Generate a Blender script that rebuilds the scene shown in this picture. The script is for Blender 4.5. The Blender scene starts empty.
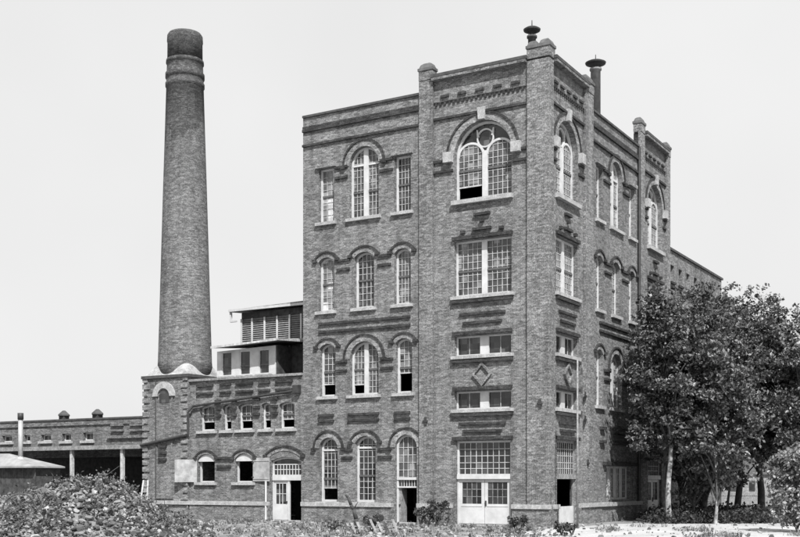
import bpy, bmesh, math, random
from mathutils import Vector, Matrix
random.seed(11)
R = math.radians
sc = bpy.context.scene
COL = sc.collection

# ---------------------------------------------------------------- materials
MATS = {}
def new_mat(name):
    m = bpy.data.materials.new(name); m.use_nodes = True
    nt = m.node_tree; b = nt.nodes['Principled BSDF']
    MATS[name] = m
    return m, nt, b
def mixrgb(nt, bt, fac, a, b):
    n = nt.nodes.new('ShaderNodeMix'); n.data_type = 'RGBA'; n.blend_type = bt
    for k, v in ((0, fac), (6, a), (7, b)):
        if hasattr(v, 'links') or isinstance(v, bpy.types.NodeSocket): nt.links.new(v, n.inputs[k])
        elif isinstance(v, (int, float)) and k != 0: n.inputs[k].default_value = (v, v, v, 1)
        else: n.inputs[k].default_value = v
    return n.outputs[2]
def noise(nt, vec, scale, detail=3, rough=.6):
    n = nt.nodes.new('ShaderNodeTexNoise'); n.inputs['Scale'].default_value = scale
    n.inputs['Detail'].default_value = detail; n.inputs['Roughness'].default_value = rough
    nt.links.new(vec, n.inputs['Vector']); return n.outputs['Fac']
def ramp(nt, fac, stops):
    n = nt.nodes.new('ShaderNodeValToRGB'); e = n.color_ramp.elements
    while len(e) < len(stops): e.new(.5)
    for i, (p, v) in enumerate(stops): e[i].position = p; e[i].color = (v, v, v, 1)
    nt.links.new(fac, n.inputs[0]); return n.outputs[0]
def coords(nt, kind='Object'):
    n = nt.nodes.new('ShaderNodeTexCoord'); return n.outputs[kind]
def stretch(nt, vec, s):
    n = nt.nodes.new('ShaderNodeMapping'); n.inputs['Scale'].default_value = s
    nt.links.new(vec, n.inputs['Vector']); return n.outputs[0]
def bump(nt, b, h, strength, dist=.02):
    n = nt.nodes.new('ShaderNodeBump'); n.inputs['Strength'].default_value = strength
    n.inputs['Distance'].default_value = dist
    nt.links.new(h, n.inputs['Height']); nt.links.new(n.outputs[0], b.inputs['Normal'])
def plain(name, v, rough=.8, var=.25, scale=2., spec=.3, lo=.35, hi=.65, fine=None):
    m, nt, b = new_mat(name)
    o = coords(nt)
    c = ramp(nt, noise(nt, o, scale, 5), [(lo, v*(1-var)), (hi, v*(1+var))])
    if fine:
        c = mixrgb(nt, 'MULTIPLY', 1., c, ramp(nt, noise(nt, o, fine, 2), [(.3, .7), (.7, 1.15)]))
    nt.links.new(c, b.inputs['Base Color'])
    b.inputs['Roughness'].default_value = rough; b.inputs['Specular IOR Level'].default_value = spec
    bump(nt, b, noise(nt, o, scale*8, 3), .25)
    return m
def brick(name, c1, c2, mortar, gain=1., soot=0.):
    m, nt, b = new_mat(name)
    uv = coords(nt, 'UV'); ob = coords(nt)
    t = nt.nodes.new('ShaderNodeTexBrick'); nt.links.new(uv, t.inputs['Vector'])
    t.inputs['Scale'].default_value = 1; t.inputs['Brick Width'].default_value = .22
    t.inputs['Row Height'].default_value = .078; t.inputs['Mortar Size'].default_value = .009
    t.inputs['Color1'].default_value = (c1,)*3+(1,); t.inputs['Color2'].default_value = (c2,)*3+(1,)
    t.inputs['Mortar'].default_value = (mortar,)*3+(1,); t.inputs['Bias'].default_value = -.1
    big = ramp(nt, noise(nt, stretch(nt, ob, (1, 1, .55)), .33, 5, .65), [(.3, .74*gain), (.48, gain), (.7, 1.22*gain)])
    c = mixrgb(nt, 'MULTIPLY', 1., t.outputs['Color'], big)
    streak = ramp(nt, noise(nt, stretch(nt, ob, (2.4, 2.4, .16)), 1., 4, .6), [(.33, .7), (.52, 1.04)])
    c = mixrgb(nt, 'MULTIPLY', .8, c, streak)
    # single over-burnt and pale bricks
    cellv = nt.nodes.new('ShaderNodeTexVoronoi'); cellv.feature = 'F1'
    nt.links.new(stretch(nt, uv, (4.5, 12.8, 1)), cellv.inputs['Vector']); cellv.inputs['Scale'].default_value = 1
    sep = nt.nodes.new('ShaderNodeSeparateColor'); nt.links.new(cellv.outputs['Color'], sep.inputs[0])
    spk = ramp(nt, sep.outputs[0], [(0., .55), (.5, 1.), (1., 1.6)])
    c = mixrgb(nt, 'MULTIPLY', .72, c, spk)
    course = ramp(nt, noise(nt, stretch(nt, ob, (.3, .3, 6)), 1., 3, .6), [(.35, .94), (.65, 1.05)])
    c = mixrgb(nt, 'MULTIPLY', 1., c, course)
    grit = ramp(nt, noise(nt, ob, 17., 2, .8), [(.34, .45), (.5, 1.), (.66, 1.6)])
    c = mixrgb(nt, 'MULTIPLY', .8, c, grit)
    if soot:
        sx = nt.nodes.new('ShaderNodeSeparateXYZ'); nt.links.new(ob, sx.inputs[0])
        mr = nt.nodes.new('ShaderNodeMapRange'); mr.inputs[1].default_value = 14.; mr.inputs[2].default_value = 28.5
        nt.links.new(sx.outputs[2], mr.inputs[0])
        ad = nt.nodes.new('ShaderNodeMath'); ad.operation = 'MULTIPLY_ADD'; nt.links.new(noise(nt, stretch(nt, ob, (.8, .8, .2)), 1., 4), ad.inputs[0]); ad.inputs[1].default_value = .7
        nt.links.new(mr.outputs[0], ad.inputs[2])
        c = mixrgb(nt, 'MULTIPLY', 1., c, ramp(nt, ad.outputs[0], [(.5, 1.1), (1., .85), (1.35, .55)]))
    nt.links.new(c, b.inputs['Base Color']); b.inputs['Roughness'].default_value = .9
    b.inputs['Specular IOR Level'].default_value = .2
    bump(nt, b, t.outputs['Fac'], -.5, .012)
    return m
brick('brick', .105, .165, .19)
brick('brick_band', .03, .048, .048)  # dark courses, darkened further to stand in for the shadow lines below them
brick('brick_chimney', .088, .13, .14, soot=1)
brick('brick_soot', .075, .11, .115)
brick('brick_arch', .13, .2, .22, 1.05)
brick('brick_far', .1, .14, .16)
plain('stone', .34, .85, .2, 3., fine=14)
plain('white_paint', .48, .55, .12, 2.)
plain('off_white', .42, .7, .2, 2.5, fine=9)
plain('coping', .06, .8, .3, 3.)
plain('tar_roof', .07, .9, .3, 1.)
plain('dark_wood', .05, .85, .4, 4.)
plain('black_iron', .03, .6, .3, 4., .5)
plain('cap', .1, .85, .3, 3.)
plain('rail', .09, .7, .2, 6.)
plain('shutter_paint', .3, .6, .3, 2.5, .3)
plain('tin', .25, .45, .25, 1.5, .5)
plain('flue', .33, .5, .15, 3., .5)
plain('louvre', .2, .8, .25, 4.)
plain('white_cement', .32, .9, .3, 2., fine=10)
plain('grey_board', .22, .85, .25, 3., fine=12)
plain('bark', .075, .95, .4, 5.)
plain('pale_bark', .27, .9, .5, 3., fine=8)
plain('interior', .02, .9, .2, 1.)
plain('hill', .07, .95, .4, .05)

def glass(name, v, rough):
    m, nt, b = new_mat(name)
    o = coords(nt)
    c = ramp(nt, noise(nt, o, .9, 3), [(.35, v*.6), (.65, v*1.5)])
    sn = nt.nodes.new('ShaderNodeVectorMath'); sn.operation = 'SNAP'; sn.inputs[1].default_value = (.31, .31, .36)
    nt.links.new(o, sn.inputs[0])
    wn = nt.nodes.new('ShaderNodeTexWhiteNoise'); nt.links.new(sn.outputs[0], wn.inputs['Vector'])
    c = mixrgb(nt, 'MULTIPLY', 1., c, ramp(nt, wn.outputs['Value'], [(0., .45), (.7, 1.), (1., 2.6)]))
    nt.links.new(c, b.inputs['Base Color']); b.inputs['Roughness'].default_value = rough
    b.inputs['Specular IOR Level'].default_value = .6
    sepc = nt.nodes.new('ShaderNodeSeparateXYZ'); nt.links.new(o, sepc.inputs[0])
    sub = nt.nodes.new('ShaderNodeVectorMath'); sub.operation = 'SUBTRACT'; nt.links.new(wn.outputs['Color'], sub.inputs[0]); sub.inputs[1].default_value = (.5, .5, .5)
    sca = nt.nodes.new('ShaderNodeVectorMath'); sca.operation = 'SCALE'; nt.links.new(sub.outputs[0], sca.inputs[0]); sca.inputs['Scale'].default_value = .09
    geo = nt.nodes.new('ShaderNodeNewGeometry'); add = nt.nodes.new('ShaderNodeVectorMath'); nt.links.new(geo.outputs['Normal'], add.inputs[0]); nt.links.new(sca.outputs[0], add.inputs[1])
    nrm = nt.nodes.new('ShaderNodeVectorMath'); nrm.operation = 'NORMALIZE'; nt.links.new(add.outputs[0], nrm.inputs[0]); nt.links.new(nrm.outputs[0], b.inputs['Normal'])
glass('glass', .03, .12); glass('glass_dusty', .075, .25); glass('glass_pale', .2, .3)  # glass_pale holds a bright sky reflection in its base colour

def attr_mat(name, rough, spec, attr='tone', trans=0., nscale=0):
    m, nt, b = new_mat(name)
    a = nt.nodes.new('ShaderNodeAttribute'); a.attribute_name = attr
    nt.links.new(a.outputs['Color'], b.inputs['Base Color'])
    b.inputs['Roughness'].default_value = rough; b.inputs['Specular IOR Level'].default_value = spec
    if nscale: bump(nt, b, noise(nt, coords(nt), nscale, 4), .6, .04)
    if trans:
        t = nt.nodes.new('ShaderNodeBsdfTranslucent'); nt.links.new(a.outputs['Color'], t.inputs[0])
        mx = nt.nodes.new('ShaderNodeMixShader'); mx.inputs[0].default_value = trans
        nt.links.new(b.outputs[0], mx.inputs[1]); nt.links.new(t.outputs[0], mx.inputs[2])
        nt.links.new(mx.outputs[0], nt.nodes['Material Output'].inputs[0])
attr_mat('leaf', .45, .5, trans=.15)
attr_mat('weed', .6, .4, trans=.2)
attr_mat('rubble', .9, .2, nscale=9)

def ground_mat():
    m, nt, b = new_mat('ground_dirt')
    o = coords(nt)
    c = ramp(nt, noise(nt, o, .22, 6, .7), [(.36, .16), (.5, .24), (.62, .3)])
    c = mixrgb(nt, 'MULTIPLY', 1., c, ramp(nt, noise(nt, o, 3.2, 6, .75), [(.36, .5), (.52, 1.05), (.7, 1.2)]))
    nt.links.new(c, b.inputs['Base Color']); b.inputs['Roughness'].default_value = .95
    b.inputs['Specular IOR Level'].default_value = .15
    bump(nt, b, noise(nt, o, 4, 6, .7), 1., .12)
    m, nt, b = new_mat('road_dust')
    o = coords(nt)
    c = ramp(nt, noise(nt, stretch(nt, o, (1, .35, 1)), .5, 6, .65), [(.35, .33), (.65, .44)])
    c = mixrgb(nt, 'MULTIPLY', 1., c, ramp(nt, noise(nt, o, 5, 4, .7), [(.32, .78), (.55, 1.05)]))
    nt.links.new(c, b.inputs['Base Color']); b.inputs['Roughness'].default_value = .95
    b.inputs['Specular IOR Level'].default_value = .15
    bump(nt, b, noise(nt, o, 5, 5, .7), .6, .06)
ground_mat()

# ---------------------------------------------------------------- helpers
def tag(o, label=None, cat=None, group=None, kind=None):
    if label: o['label'] = label
    if cat: o['category'] = cat
    if group: o['group'] = group
    if kind: o['kind'] = kind
    return o
def empty(name, loc=(0, 0, 0), rz=0):
    o = bpy.data.objects.new(name, None); COL.objects.link(o)
    o.location = loc; o.rotation_euler = (0, 0, rz); o.empty_display_size = .5
    return o
def thing(name, label, cat, loc=(0, 0, 0), rz=0, group=None, kind=None):
    return tag(empty(name, loc, rz), label, cat, group, kind)

class Face:
    """a vertical wall plane: a = metres along it, z = up, d = metres outward"""
    def __init__(s, O, A, N): s.O, s.A, s.N = Vector(O), Vector(A), Vector(N)
    def p(s, a, z, d=0.): return s.O + s.A*a + s.N*d + Vector((0, 0, z))
FRONT = Face((0, 0, 0), (1, 0, 0), (0, -1, 0))
SIDE = Face((0, 0, 0), (0, 1, 0), (1, 0, 0))

class MB:
    def __init__(s): s.v = []; s.f = []; s.tone = []
    def add(s, vs, fs, tone=None):
        n = len(s.v); s.v += [tuple(v) for v in vs]
        s.f += [tuple(i+n for i in f) for f in fs]
        if tone is not None: s.tone += [tone]*len(fs)
    def box(s, F, a0, a1, z0, z1, d0, d1):
        P = [F.p(a, z, d) for d in (d0, d1) for z in (z0, z1) for a in (a0, a1)]
        s.add(P, [(0, 1, 3, 2), (4, 6, 7, 5), (0, 4, 5, 1), (2, 3, 7, 6), (0, 2, 6, 4), (1, 5, 7, 3)]); return s
    def bx(s, x0, x1, y0, y1, z0, z1):
        P = [(x, y, z) for z in (z0, z1) for y in (y0, y1) for x in (x0, x1)]
        s.add(P, [(0, 2, 3, 1), (4, 5, 7, 6), (0, 1, 5, 4), (2, 6, 7, 3), (0, 4, 6, 2), (1, 3, 7, 5)]); return s
    def prism(s, F, pts, d0, d1):
        n = len(pts); P = [F.p(a, z, d0) for a, z in pts]+[F.p(a, z, d1) for a, z in pts]
        s.add(P, [tuple(range(n)), tuple(range(2*n-1, n-1, -1))]+[(i, (i+1) % n, n+(i+1) % n, n+i) for i in range(n)]); return s
    def ring(s, F, outer, inner, d0, d1, closed=True):
        n = len(outer); m = n if closed else n-1
        P = []
        for d in (d0, d1):
            P += [F.p(a, z, d) for a, z in outer]+[F.p(a, z, d) for a, z in inner]
        fs = []
        for i in range(m):
            j = (i+1) % n
            fs += [(i, j, n+j, n+i), (2*n+i, 3*n+i, 3*n+j, 2*n+j), (i, 2*n+i, 2*n+j, j), (n+i, n+j, 3*n+j, 3*n+i)]
        if not closed: fs += [(0, n, 3*n, 2*n), (n-1, 3*n-1, 4*n-1, 2*n-1)]
        s.add(P, fs); return s
    def tube(s, p0, p1, r0, r1=None, n=8, caps=True, tone=None):
        r1 = r0 if r1 is None else r1
        p0, p1 = Vector(p0), Vector(p1); ax = (p1-p0).normalized()
        u = ax.orthogonal().normalized(); w = ax.cross(u)
        P = [p0+(u*math.cos(2*math.pi*i/n)+w*math.sin(2*math.pi*i/n))*r0 for i in range(n)]
        P += [p1+(u*math.cos(2*math.pi*i/n)+w*math.sin(2*math.pi*i/n))*r1 for i in range(n)]
        fs = [(i, (i+1) % n, n+(i+1) % n, n+i) for i in range(n)]
        if caps: fs += [tuple(range(n-1, -1, -1)), tuple(range(n, 2*n))]
        s.add(P, fs, tone); return s
    def lathe(s, prof, n=32, c=(0, 0), z=0):
        P = [(c[0]+r*math.cos(2*math.pi*i/n), c[1]+r*math.sin(2*math.pi*i/n), z+h) for r, h in prof for i in range(n)]
        fs = [(k*n+i, k*n+(i+1) % n, (k+1)*n+(i+1) % n, (k+1)*n+i) for k in range(len(prof)-1) for i in range(n)]
        fs += [tuple(range(n-1, -1, -1)), tuple(range((len(prof)-1)*n, len(prof)*n))]
        s.add(P, fs); return s
    def build_each(s, name, mat, parent):
        for i in range(0, len(s.v), 8):
            k = MB(); k.v = s.v[i:i+8]; k.f = [tuple(q-i for q in f) for f in s.f if i <= f[0] < i+8]; k.build(name, mat, parent)
    def build(s, name, mat, parent=None, smooth=False, recalc=True, uv=True):
        me = bpy.data.meshes.new(name); me.from_pydata(s.v, [], s.f)
        if s.tone:
            at = me.color_attributes.new('tone', 'FLOAT_COLOR', 'CORNER')
            buf = []
            for f, t in zip(s.f, s.tone): buf += [t, t, t, 1.]*len(f)
            at.data.foreach_set('color', buf)
        if recalc:
            bm = bmesh.new(); bm.from_mesh(me); bmesh.ops.recalc_face_normals(bm, faces=bm.faces)
            bm.to_mesh(me); bm.free()
        return finish(me, name, mat, parent, smooth, uv)
def box_uv(me):
    L = me.uv_layers.new(name='UVMap')
    for p in me.polygons:
        n = p.normal
        for li in p.loop_indices:
            c = me.vertices[me.loops[li].vertex_index].co
            if abs(n.z) > .7: L.data[li].uv = (c.x, c.y)
            elif abs(n.x) > abs(n.y): L.data[li].uv = (c.y, c.z)
            else: L.data[li].uv = (c.x, c.z)
def finish(me, name, mat, parent, smooth=False, uv=True):
    if uv and mat.startswith('brick') : box_uv(me)
    me.materials.append(MATS[mat])
    if smooth: me.shade_smooth()
    o = bpy.data.objects.new(name, me); COL.objects.link(o)
    if parent: o.parent = parent; o.location = (0, 0, 0)
    if parent:
        # geometry was written in world metres: bring it into the frame of its thing
        me.transform(parent_inv(parent))
    return o
def parent_inv(p):
    while p.parent: p = p.parent
    M = Matrix.Translation(p.location) @ Matrix.Rotation(p.rotation_euler.z, 4, 'Z')
    return M.inverted()

NA = 14
def outline(a0, a1, z0, z1, rise, ins=0., bot=None):
    """opening outline; z1 = crown, rise 0 = flat head"""
    b = ins if bot is None else bot
    ac = (a0+a1)/2; w = (a1-a0)/2
    if rise <= 0:
        return [(a0+ins, z0+b), (a1-ins, z0+b), (a1-ins, z1-ins), (a0+ins, z1-ins)]
    Rr = (w*w+rise*rise)/(2*rise); zc = z1-Rr; wi = w-ins; Ri = Rr-ins
    th = math.asin(min(1., wi/Ri))
    if rise > w: th = math.pi-th
    pts = [(a0+ins, z0+b), (a1-ins, z0+b)]
    for i in range(NA+1):
        t = th*(1-2*i/NA); pts.append((ac+Ri*math.sin(t), zc+Ri*math.cos(t)))
    return pts
def head_z(a, a0, a1, z1, rise):
    if rise <= 0: return z1
    ac = (a0+a1)/2; w = (a1-a0)/2; Rr = (w*w+rise*rise)/(2*rise); zc = z1-Rr
    q = Rr*Rr-(a-ac)**2
    return zc+math.sqrt(max(q, 0))

def wall(F, outer, holes, thick, mat, name, parent):
    bm = bmesh.new(); edges = []
    for loop in [outer]+holes:
        vs = [bm.verts.new(F.p(a, z, 0)) for a, z in loop]
        edges += [bm.edges.new((vs[i], vs[(i+1) % len(vs)])) for i in range(len(vs))]
    bmesh.ops.triangle_fill(bm, use_beauty=True, use_dissolve=False, edges=edges)
    fs = list(bm.faces)
    r = bmesh.ops.extrude_face_region(bm, geom=fs)
    nv = [g for g in r['geom'] if isinstance(g, bmesh.types.BMVert)]
    bmesh.ops.translate(bm, verts=nv, vec=-F.N*thick)
    bmesh.ops.recalc_face_normals(bm, faces=bm.faces)
    me = bpy.data.meshes.new(name); bm.to_mesh(me); bm.free()
    return finish(me, name, mat, parent)

def hood(F, a0, a1, z1, rise, parent, wid=.34, drop=.0, thick=.1, label=None):
    """brick arch ring and a thin projecting hood mould above a window"""
    ac = (a0+a1)/2; w = (a1-a0)/2; Rr = (w*w+rise*rise)/(2*rise); zc = z1-Rr
    th = math.asin(min(1., w/Rr))
    def arc(r, n=18, t0=th): return [(ac+r*math.sin(t0*(1-2*i/n)), zc+r*math.cos(t0*(1-2*i/n))) for i in range(n+1)]
    m = MB(); m.ring(F, arc(Rr+wid-.10), arc(Rr+.003), .004, .035, closed=False)
    o = m.build('brick_arch', 'brick_arch', parent)
    k = MB(); k.ring(F, arc(Rr+wid), arc(Rr+wid-.10), .004, thick*.6+.04, closed=False)
    ends = arc(Rr+wid-.05)
    for e in (ends[0], ends[-1]): k.box(F, e[0]-.13, e[0]+.13, e[1]-.16-drop, e[1]-.004, .004, thick+.05)
    k.build('hood_mould', 'brick_band', parent)

WINROOT = {}
def window(F, root, a0, a1, z0, z1, rise=0., lights=1, mull=.2, cols=3, pitch=.36, rail=None, transom=None,
           opens=(), sill=True, dep=.3, fw=.11, glassm='glass_dusty', name='window', pale=()):
    """frame (the part) > sash_bars, meeting_rail, pane, sill"""
    m = MB()
    m.ring(F, outline(a0, a1, z0, z1, rise, -.012), outline(a0, a1, z0, z1, rise, fw), -dep-.06, -dep+.06)
    W = (a1-a0-2*fw-(lights-1)*mull)/lights; L = []
    for i in range(lights):
        l0 = a0+fw+i*(W+mull); L.append((l0, l0+W))
        if i: 
            am = l0-mull/2
            m.box(F, l0-mull, l0, z0+.004, head_z(l0 if abs(l0-(a0+a1)/2) > abs(l0-mull-(a0+a1)/2) else l0-mull, a0, a1, z1, rise)-.01, -dep-.055, -dep+.075)
    if transom:
        for t in transom:
            dx = 0
            m.box(F, a0+.02, a1-.02, t-.05, t+.05, -dep-.05, -dep+.07)
    w = m.build(name, 'white_paint', root)
    bars = MB(); rl = MB(); pn = MB(); pp = MB()
    for k, (l0, l1) in enumerate(L):
        ob = 0
        for (kk, oh) in opens:
            if kk == k: ob = oh
        zb = z0+fw+ob
        n = 10
        top = [(l0+(l1-l0)*i/n, head_z(l0+(l1-l0)*i/n, a0, a1, z1, rise)-.02) for i in range(n+1)]
        poly = [(l0-.05, zb), (l1+.05, zb), (l1+.05, top[-1][1])]+list(reversed(top[1:-1]))+[(l0-.05, top[0][1])]
        (pp if k in pale else pn).prism(F, poly, -dep-.03, -dep-.015)
        for c in range(1, cols):
            a = l0+(l1-l0)*c/cols
            bars.box(F, a-.014, a+.014, zb, head_z(a, a0, a1, z1, rise)-.03, -dep-.012, -dep+.015)
        zt = z1-.05
        rr = int(round((zt-z0-fw)/pitch)) or 1
        for r in range(1, rr):
            z = z0+fw+(z1-z0-2*fw)*r/rr
            if z < zb+.1: continue
            lo, hi = l0, l1
            while head_z(lo, a0, a1, z1, rise) < z+.03 and lo < hi: lo += .03
            while head_z(hi, a0, a1, z1, rise) < z+.03 and hi > lo: hi -= .03
            if hi-lo > .1: bars.box(F, lo, hi, z-.013, z+.013, -dep-.011, -dep+.014)
        if ob:
            bars.box(F, l0, l1, zb, zb+.06, -dep-.05, -dep+.02)
            dk = MB(); dk.box(F, l0-.02, l1+.02, z0, zb+.3, -dep-1.2, -dep-1.15)
        if rail: rl.box(F, l0, l1, rail-.05, rail+.05, -dep-.012, -dep+.05)
    if bars.v: bars.build('sash_bars', 'off_white', w)
    if rl.v: rl.build('meeting_rail', 'rail', w)
    if pn.v: pn.build('pane', glassm, w)
    if pp.v: pp.build('pane', 'glass_pale', w)
    if sill: MB().box(F, a0-.16, a1+.16, z0-.17, z0-.003, -.1, .16).build('sill', 'stone', w)
    return w

# ---------------------------------------------------------------- main building
BR = thing('brewery_building', 'tall four storey brick building with arched white framed windows and corner tower bays', 'building', (0, 0, 0))
WX, LY = -14.82, 19.67
holesF = []; specF = []
def WN(F, hl, root, a0, a1, z0, z1, rise=0., hoodw=0., **k):
    hl.append(outline(a0, a1, z0, z1, rise))
    specF.append((F, root, (a0, a1, z0, z1, rise), hoodw, k))

def tower_openings(F, hl, c, w, root, door=True):
    s = w/1.6
    a0, a1 = c-w, c+w
    # top storey: great arch
    hl.append(outline(a0, a1, 16.75, 20.72, w))
    great_arch(F, root, a0, a1, 16.75, 20.72, w)
    WN(F, hl, root, a0, a1, 11.8, 14.66, lights=2, mull=.3, cols=5, pitch=.36, rail=13.1, fw=.1)
    for (z0, z1) in ((8.72, 9.74), (5.95, 6.88)):
        WN(F, hl, root, a0+.02, a1-.02, z0, z1, lights=2, mull=.5, cols=2, pitch=1.2, fw=.08, glassm='glass')
    if door:
        hl.append([(a0+.1, 0.02), (a1-.05, 0.02), (a1-.05, 4.32), (a0+.1, 4.32)])
def great_arch(F, root, a0, a1, z0, z1, w):
    dep = .36; c = (a0+a1)/2; zs = z1-w
    m = MB()
    m.ring(F, outline(a0, a1, z0, z1, w, -.012), outline(a0, a1, z0, z1, w, .11), -dep-.07, -dep+.07)
    lw = (a1-a0-.22-.3)/2/2                       # half width of each lancet
    cl = (a0+.11+lw, a1-.11-lw); zl = zs-.05+.0
    m.box(F, c-.15, c+.15, z0+.003, zl+.2, -dep-.06, -dep+.09)
    for k, cc in enumerate(cl):
        n = 16
        o = [(cc+(lw+.11)*math.cos(math.pi*i/n), zl+(lw+.05)*math.sin(math.pi*i/n)) for i in range(n+1)]
        q = [(cc+(lw-.02)*math.cos(math.pi*i/n), zl+(lw-.06)*math.sin(math.pi*i/n)) for i in range(n+1)]
        m.ring(F, o, q, -dep-.05, -dep+.05+.012*k, closed=False)
    # roundel between the lancets
    zc = zl+lw+.14; rr = .42
    n = 24
    pts = lambda r: [(c+r*math.cos(2*math.pi*i/n), zc+.03+r*math.sin(2*math.pi*i/n)) for i in range(n)]
    m.ring(F, pts(rr+.07), pts(rr), -dep-.045, -dep+.045)
    for sg in (-1, 1):
        q = [(c+sg*.34, zc+.12), (c+sg*.47, zc+.12), (c+sg*.5, zc+.5), (c+sg*.44, zc+.5)]
        m.prism(F, q if sg > 0 else q[::-1], -dep-.04, -dep+.06)
    wn = m.build('arched_window', 'white_paint', root)
    bars = MB(); pn = MB(); rl = MB(); dk = MB(); pl = MB()
    for k, cc in enumerate(cl):
        zb = z0+.13+(.62 if k == 0 and F is FRONT else 0)
        n = 14
        poly = [(cc-lw-.04, zb), (cc+lw+.04, zb)]+[(cc+(lw+.04)*math.cos(math.pi*i/n), zl+lw*math.sin(math.pi*i/n)) for i in range(n+1)]
        (pl if (k == 0) else pn).prism(F, poly, -dep-.03, -dep-.015)
        for q in range(1, 5):
            a = cc-lw+2*lw*q/5; tz = zl+math.sqrt(max(lw*lw-(a-cc)**2, 0))-.05
            bars.box(F, a-.015, a+.015, zb, tz, -dep-.012, -dep+.015)
        z = z0+.13+.31
        while z < zl+lw-.1:
            if z > zb+.05:
                hw = lw if z < zl else math.sqrt(max(lw*lw-(z-zl)**2, 0))
                bars.box(F, cc-hw, cc+hw, z-.014, z+.014, -dep-.011, -dep+.014)
            z += .33
        bars.box(F, cc-lw, cc+lw, zb-.03, zb+.04, -dep-.04, -dep+.02)
        rl.box(F, cc-lw, cc+lw, 18.27, 18.38, -dep-.012, -dep+.055)
    bars.build('sash_bars', 'off_white', wn); rl.build('meeting_rail', 'rail', wn)
    if pn.v: pn.build('pane', 'glass_dusty', wn)
    if pl.v: pl.build('pane', 'glass_dusty', wn)
    o = outline(a0, a1, zl+.05, z1, w, .03)
    dk.prism(F, o, -dep-.052, -dep-.045); dk.build('arch_pane', 'glass', wn)
    MB().box(F, a0-.1, a1+.1, z0-.22, z0-.003, -.1, .22).build('sill', 'stone', wn)
    # brick arch, stone key and springer stones
    th = math.pi/2
    def arc(r, n=30): return [(c+r*math.cos(math.pi*i/n), zs+r*math.sin(math.pi*i/n)) for i in range(n+1)]
    MB().ring(F, arc(w+.34), arc(w+.003), .004, .03, closed=False).build('brick_arch', 'brick_arch', root)
    MB().ring(F, arc(w+.45), arc(w+.343), .004, .09, closed=False).build('hood_mould', 'brick_band', root)
    ks = MB(); ks.prism(F, [(c-.17, z1+.02), (c+.17, z1+.02), (c+.22, z1+.62), (c-.22, z1+.62)], .01, .2)
    ks.build('keystone', 'stone', root)
    for sg in (-1, 1):
        aa = c+sg*(w+.3); MB().box(F, aa-.25, aa+.25, zs-.3, zs+.22, .01, .26).build('springer_stone', 'stone', root)

CF = -3.6
HF, HS = [], []
tower_openings(FRONT, HF, CF, 1.63, BR)
# left bay, four storeys
for (a0, a1) in ((-13.76, -12.72), (-8.85, -7.84)):
    WN(FRONT, HF, BR, a0, a1, 16.62, 19.62, rail=18.1, cols=3 if a0 < -10 else 4, glassm='glass_dusty' if a0 < -10 else 'glass', pale=(0,) if a0 < -10 else ())
    WN(FRONT, HF, BR, a0, a1, 11.68, 14.66, .26, .34, rail=13.2, cols=3 if a0 < -10 else 4, pale=(0,) if a0 < -10 else ())
    WN(FRONT, HF, BR, a0+.08, a1+.08, 6.95, 9.86, .26, .34, rail=8.3, cols=3, opens=((0, .55 if a0 < -10 else .95),))
WN(FRONT, HF, BR, -11.72, -9.84, 16.62, 20.46, .94, .42, lights=2, mull=.3, cols=3, rail=18.05, transom=[19.52])
WN(FRONT, HF, BR, -11.4, -10.13, 11.68, 14.72, .3, .36, rail=13.2, cols=4, glassm='glass')
WN(FRONT, HF, BR, -11.68, -9.84, 6.95, 9.85, .92, .42, lights=2, mull=.26, cols=3, rail=8.35, opens=((0, .45),))
WN(FRONT, HF, BR, -13.7, -12.49, 1.12, 4.66, .58, .42, rail=2.4, cols=4, transom=[3.98], opens=((0, .62),), glassm='glass')
WN(FRONT, HF, BR, -11.35, -10.03, 1.12, 4.7, .4, .36, rail=2.55, cols=4, transom=[4.08], glassm='glass')
DO = (-8.79, -7.46, .03, 4.72, .66)
HF.append(outline(*DO))
# right side
def sidebay():
    for (a0, a1) in ((6.7, 7.72), (12.1, 13.12)):
        WN(SIDE, HS, BR, a0, a1, 16.62, 19.62, rail=18.1, cols=3)
        WN(SIDE, HS, BR, a0, a1, 11.68, 14.66, .26, .34, rail=13.2, cols=3)
        WN(SIDE, HS, BR, a0, a1, 6.4, 9.5, .26, .34, rail=8.0, cols=3)
    WN(SIDE, HS, BR, 8.95, 10.85, 16.62, 20.46, .94, .42, lights=2, mull=.3, cols=3, rail=18.05, transom=[19.52])
    WN(SIDE, HS, BR, 9.2, 10.5, 11.68, 14.72, .3, .36, rail=13.2, cols=4)
    WN(SIDE, HS, BR, 8.95, 10.85, 6.4, 9.5, .94, .42, lights=2, mull=.3, cols=3, rail=8.0)
    WN(SIDE, HS, BR, 8.3, 12.4, 1.2, 3.1, lights=4, mull=.24, cols=3, glassm='glass', sill=False)
CS = 2.52
tower_openings(SIDE, HS, CS, 1.45, BR)
sidebay()
CT = 16.95
tower_openings(SIDE, HS, CT, 1.45, BR)
for (F, root, g, hw, k) in specF:
    window(F, root, *g, **k)
    if hw: hood(F, g[0], g[1], g[3], g[4], root, hw)
specF.clear()

PF = [(WX, 0), (0, 0), (0, 23.3), (-6.85, 23.3), (-6.85, 22.62), (WX, 22.62)]
wall(FRONT, PF, HF, .4, 'brick', 'front_wall', BR)
PS = [(.003, 0), (LY, 0), (LY, 23.3), (14.1, 23.3), (14.1, 22.3), (5.6, 22.3), (5.6, 23.3), (.003, 23.3)]
FS2 = Face((-.003, .0, 0), (0, 1, 0), (1, 0, 0))
wall(FS2, PS, HS, .4, 'brick', 'side_wall', BR)
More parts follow.
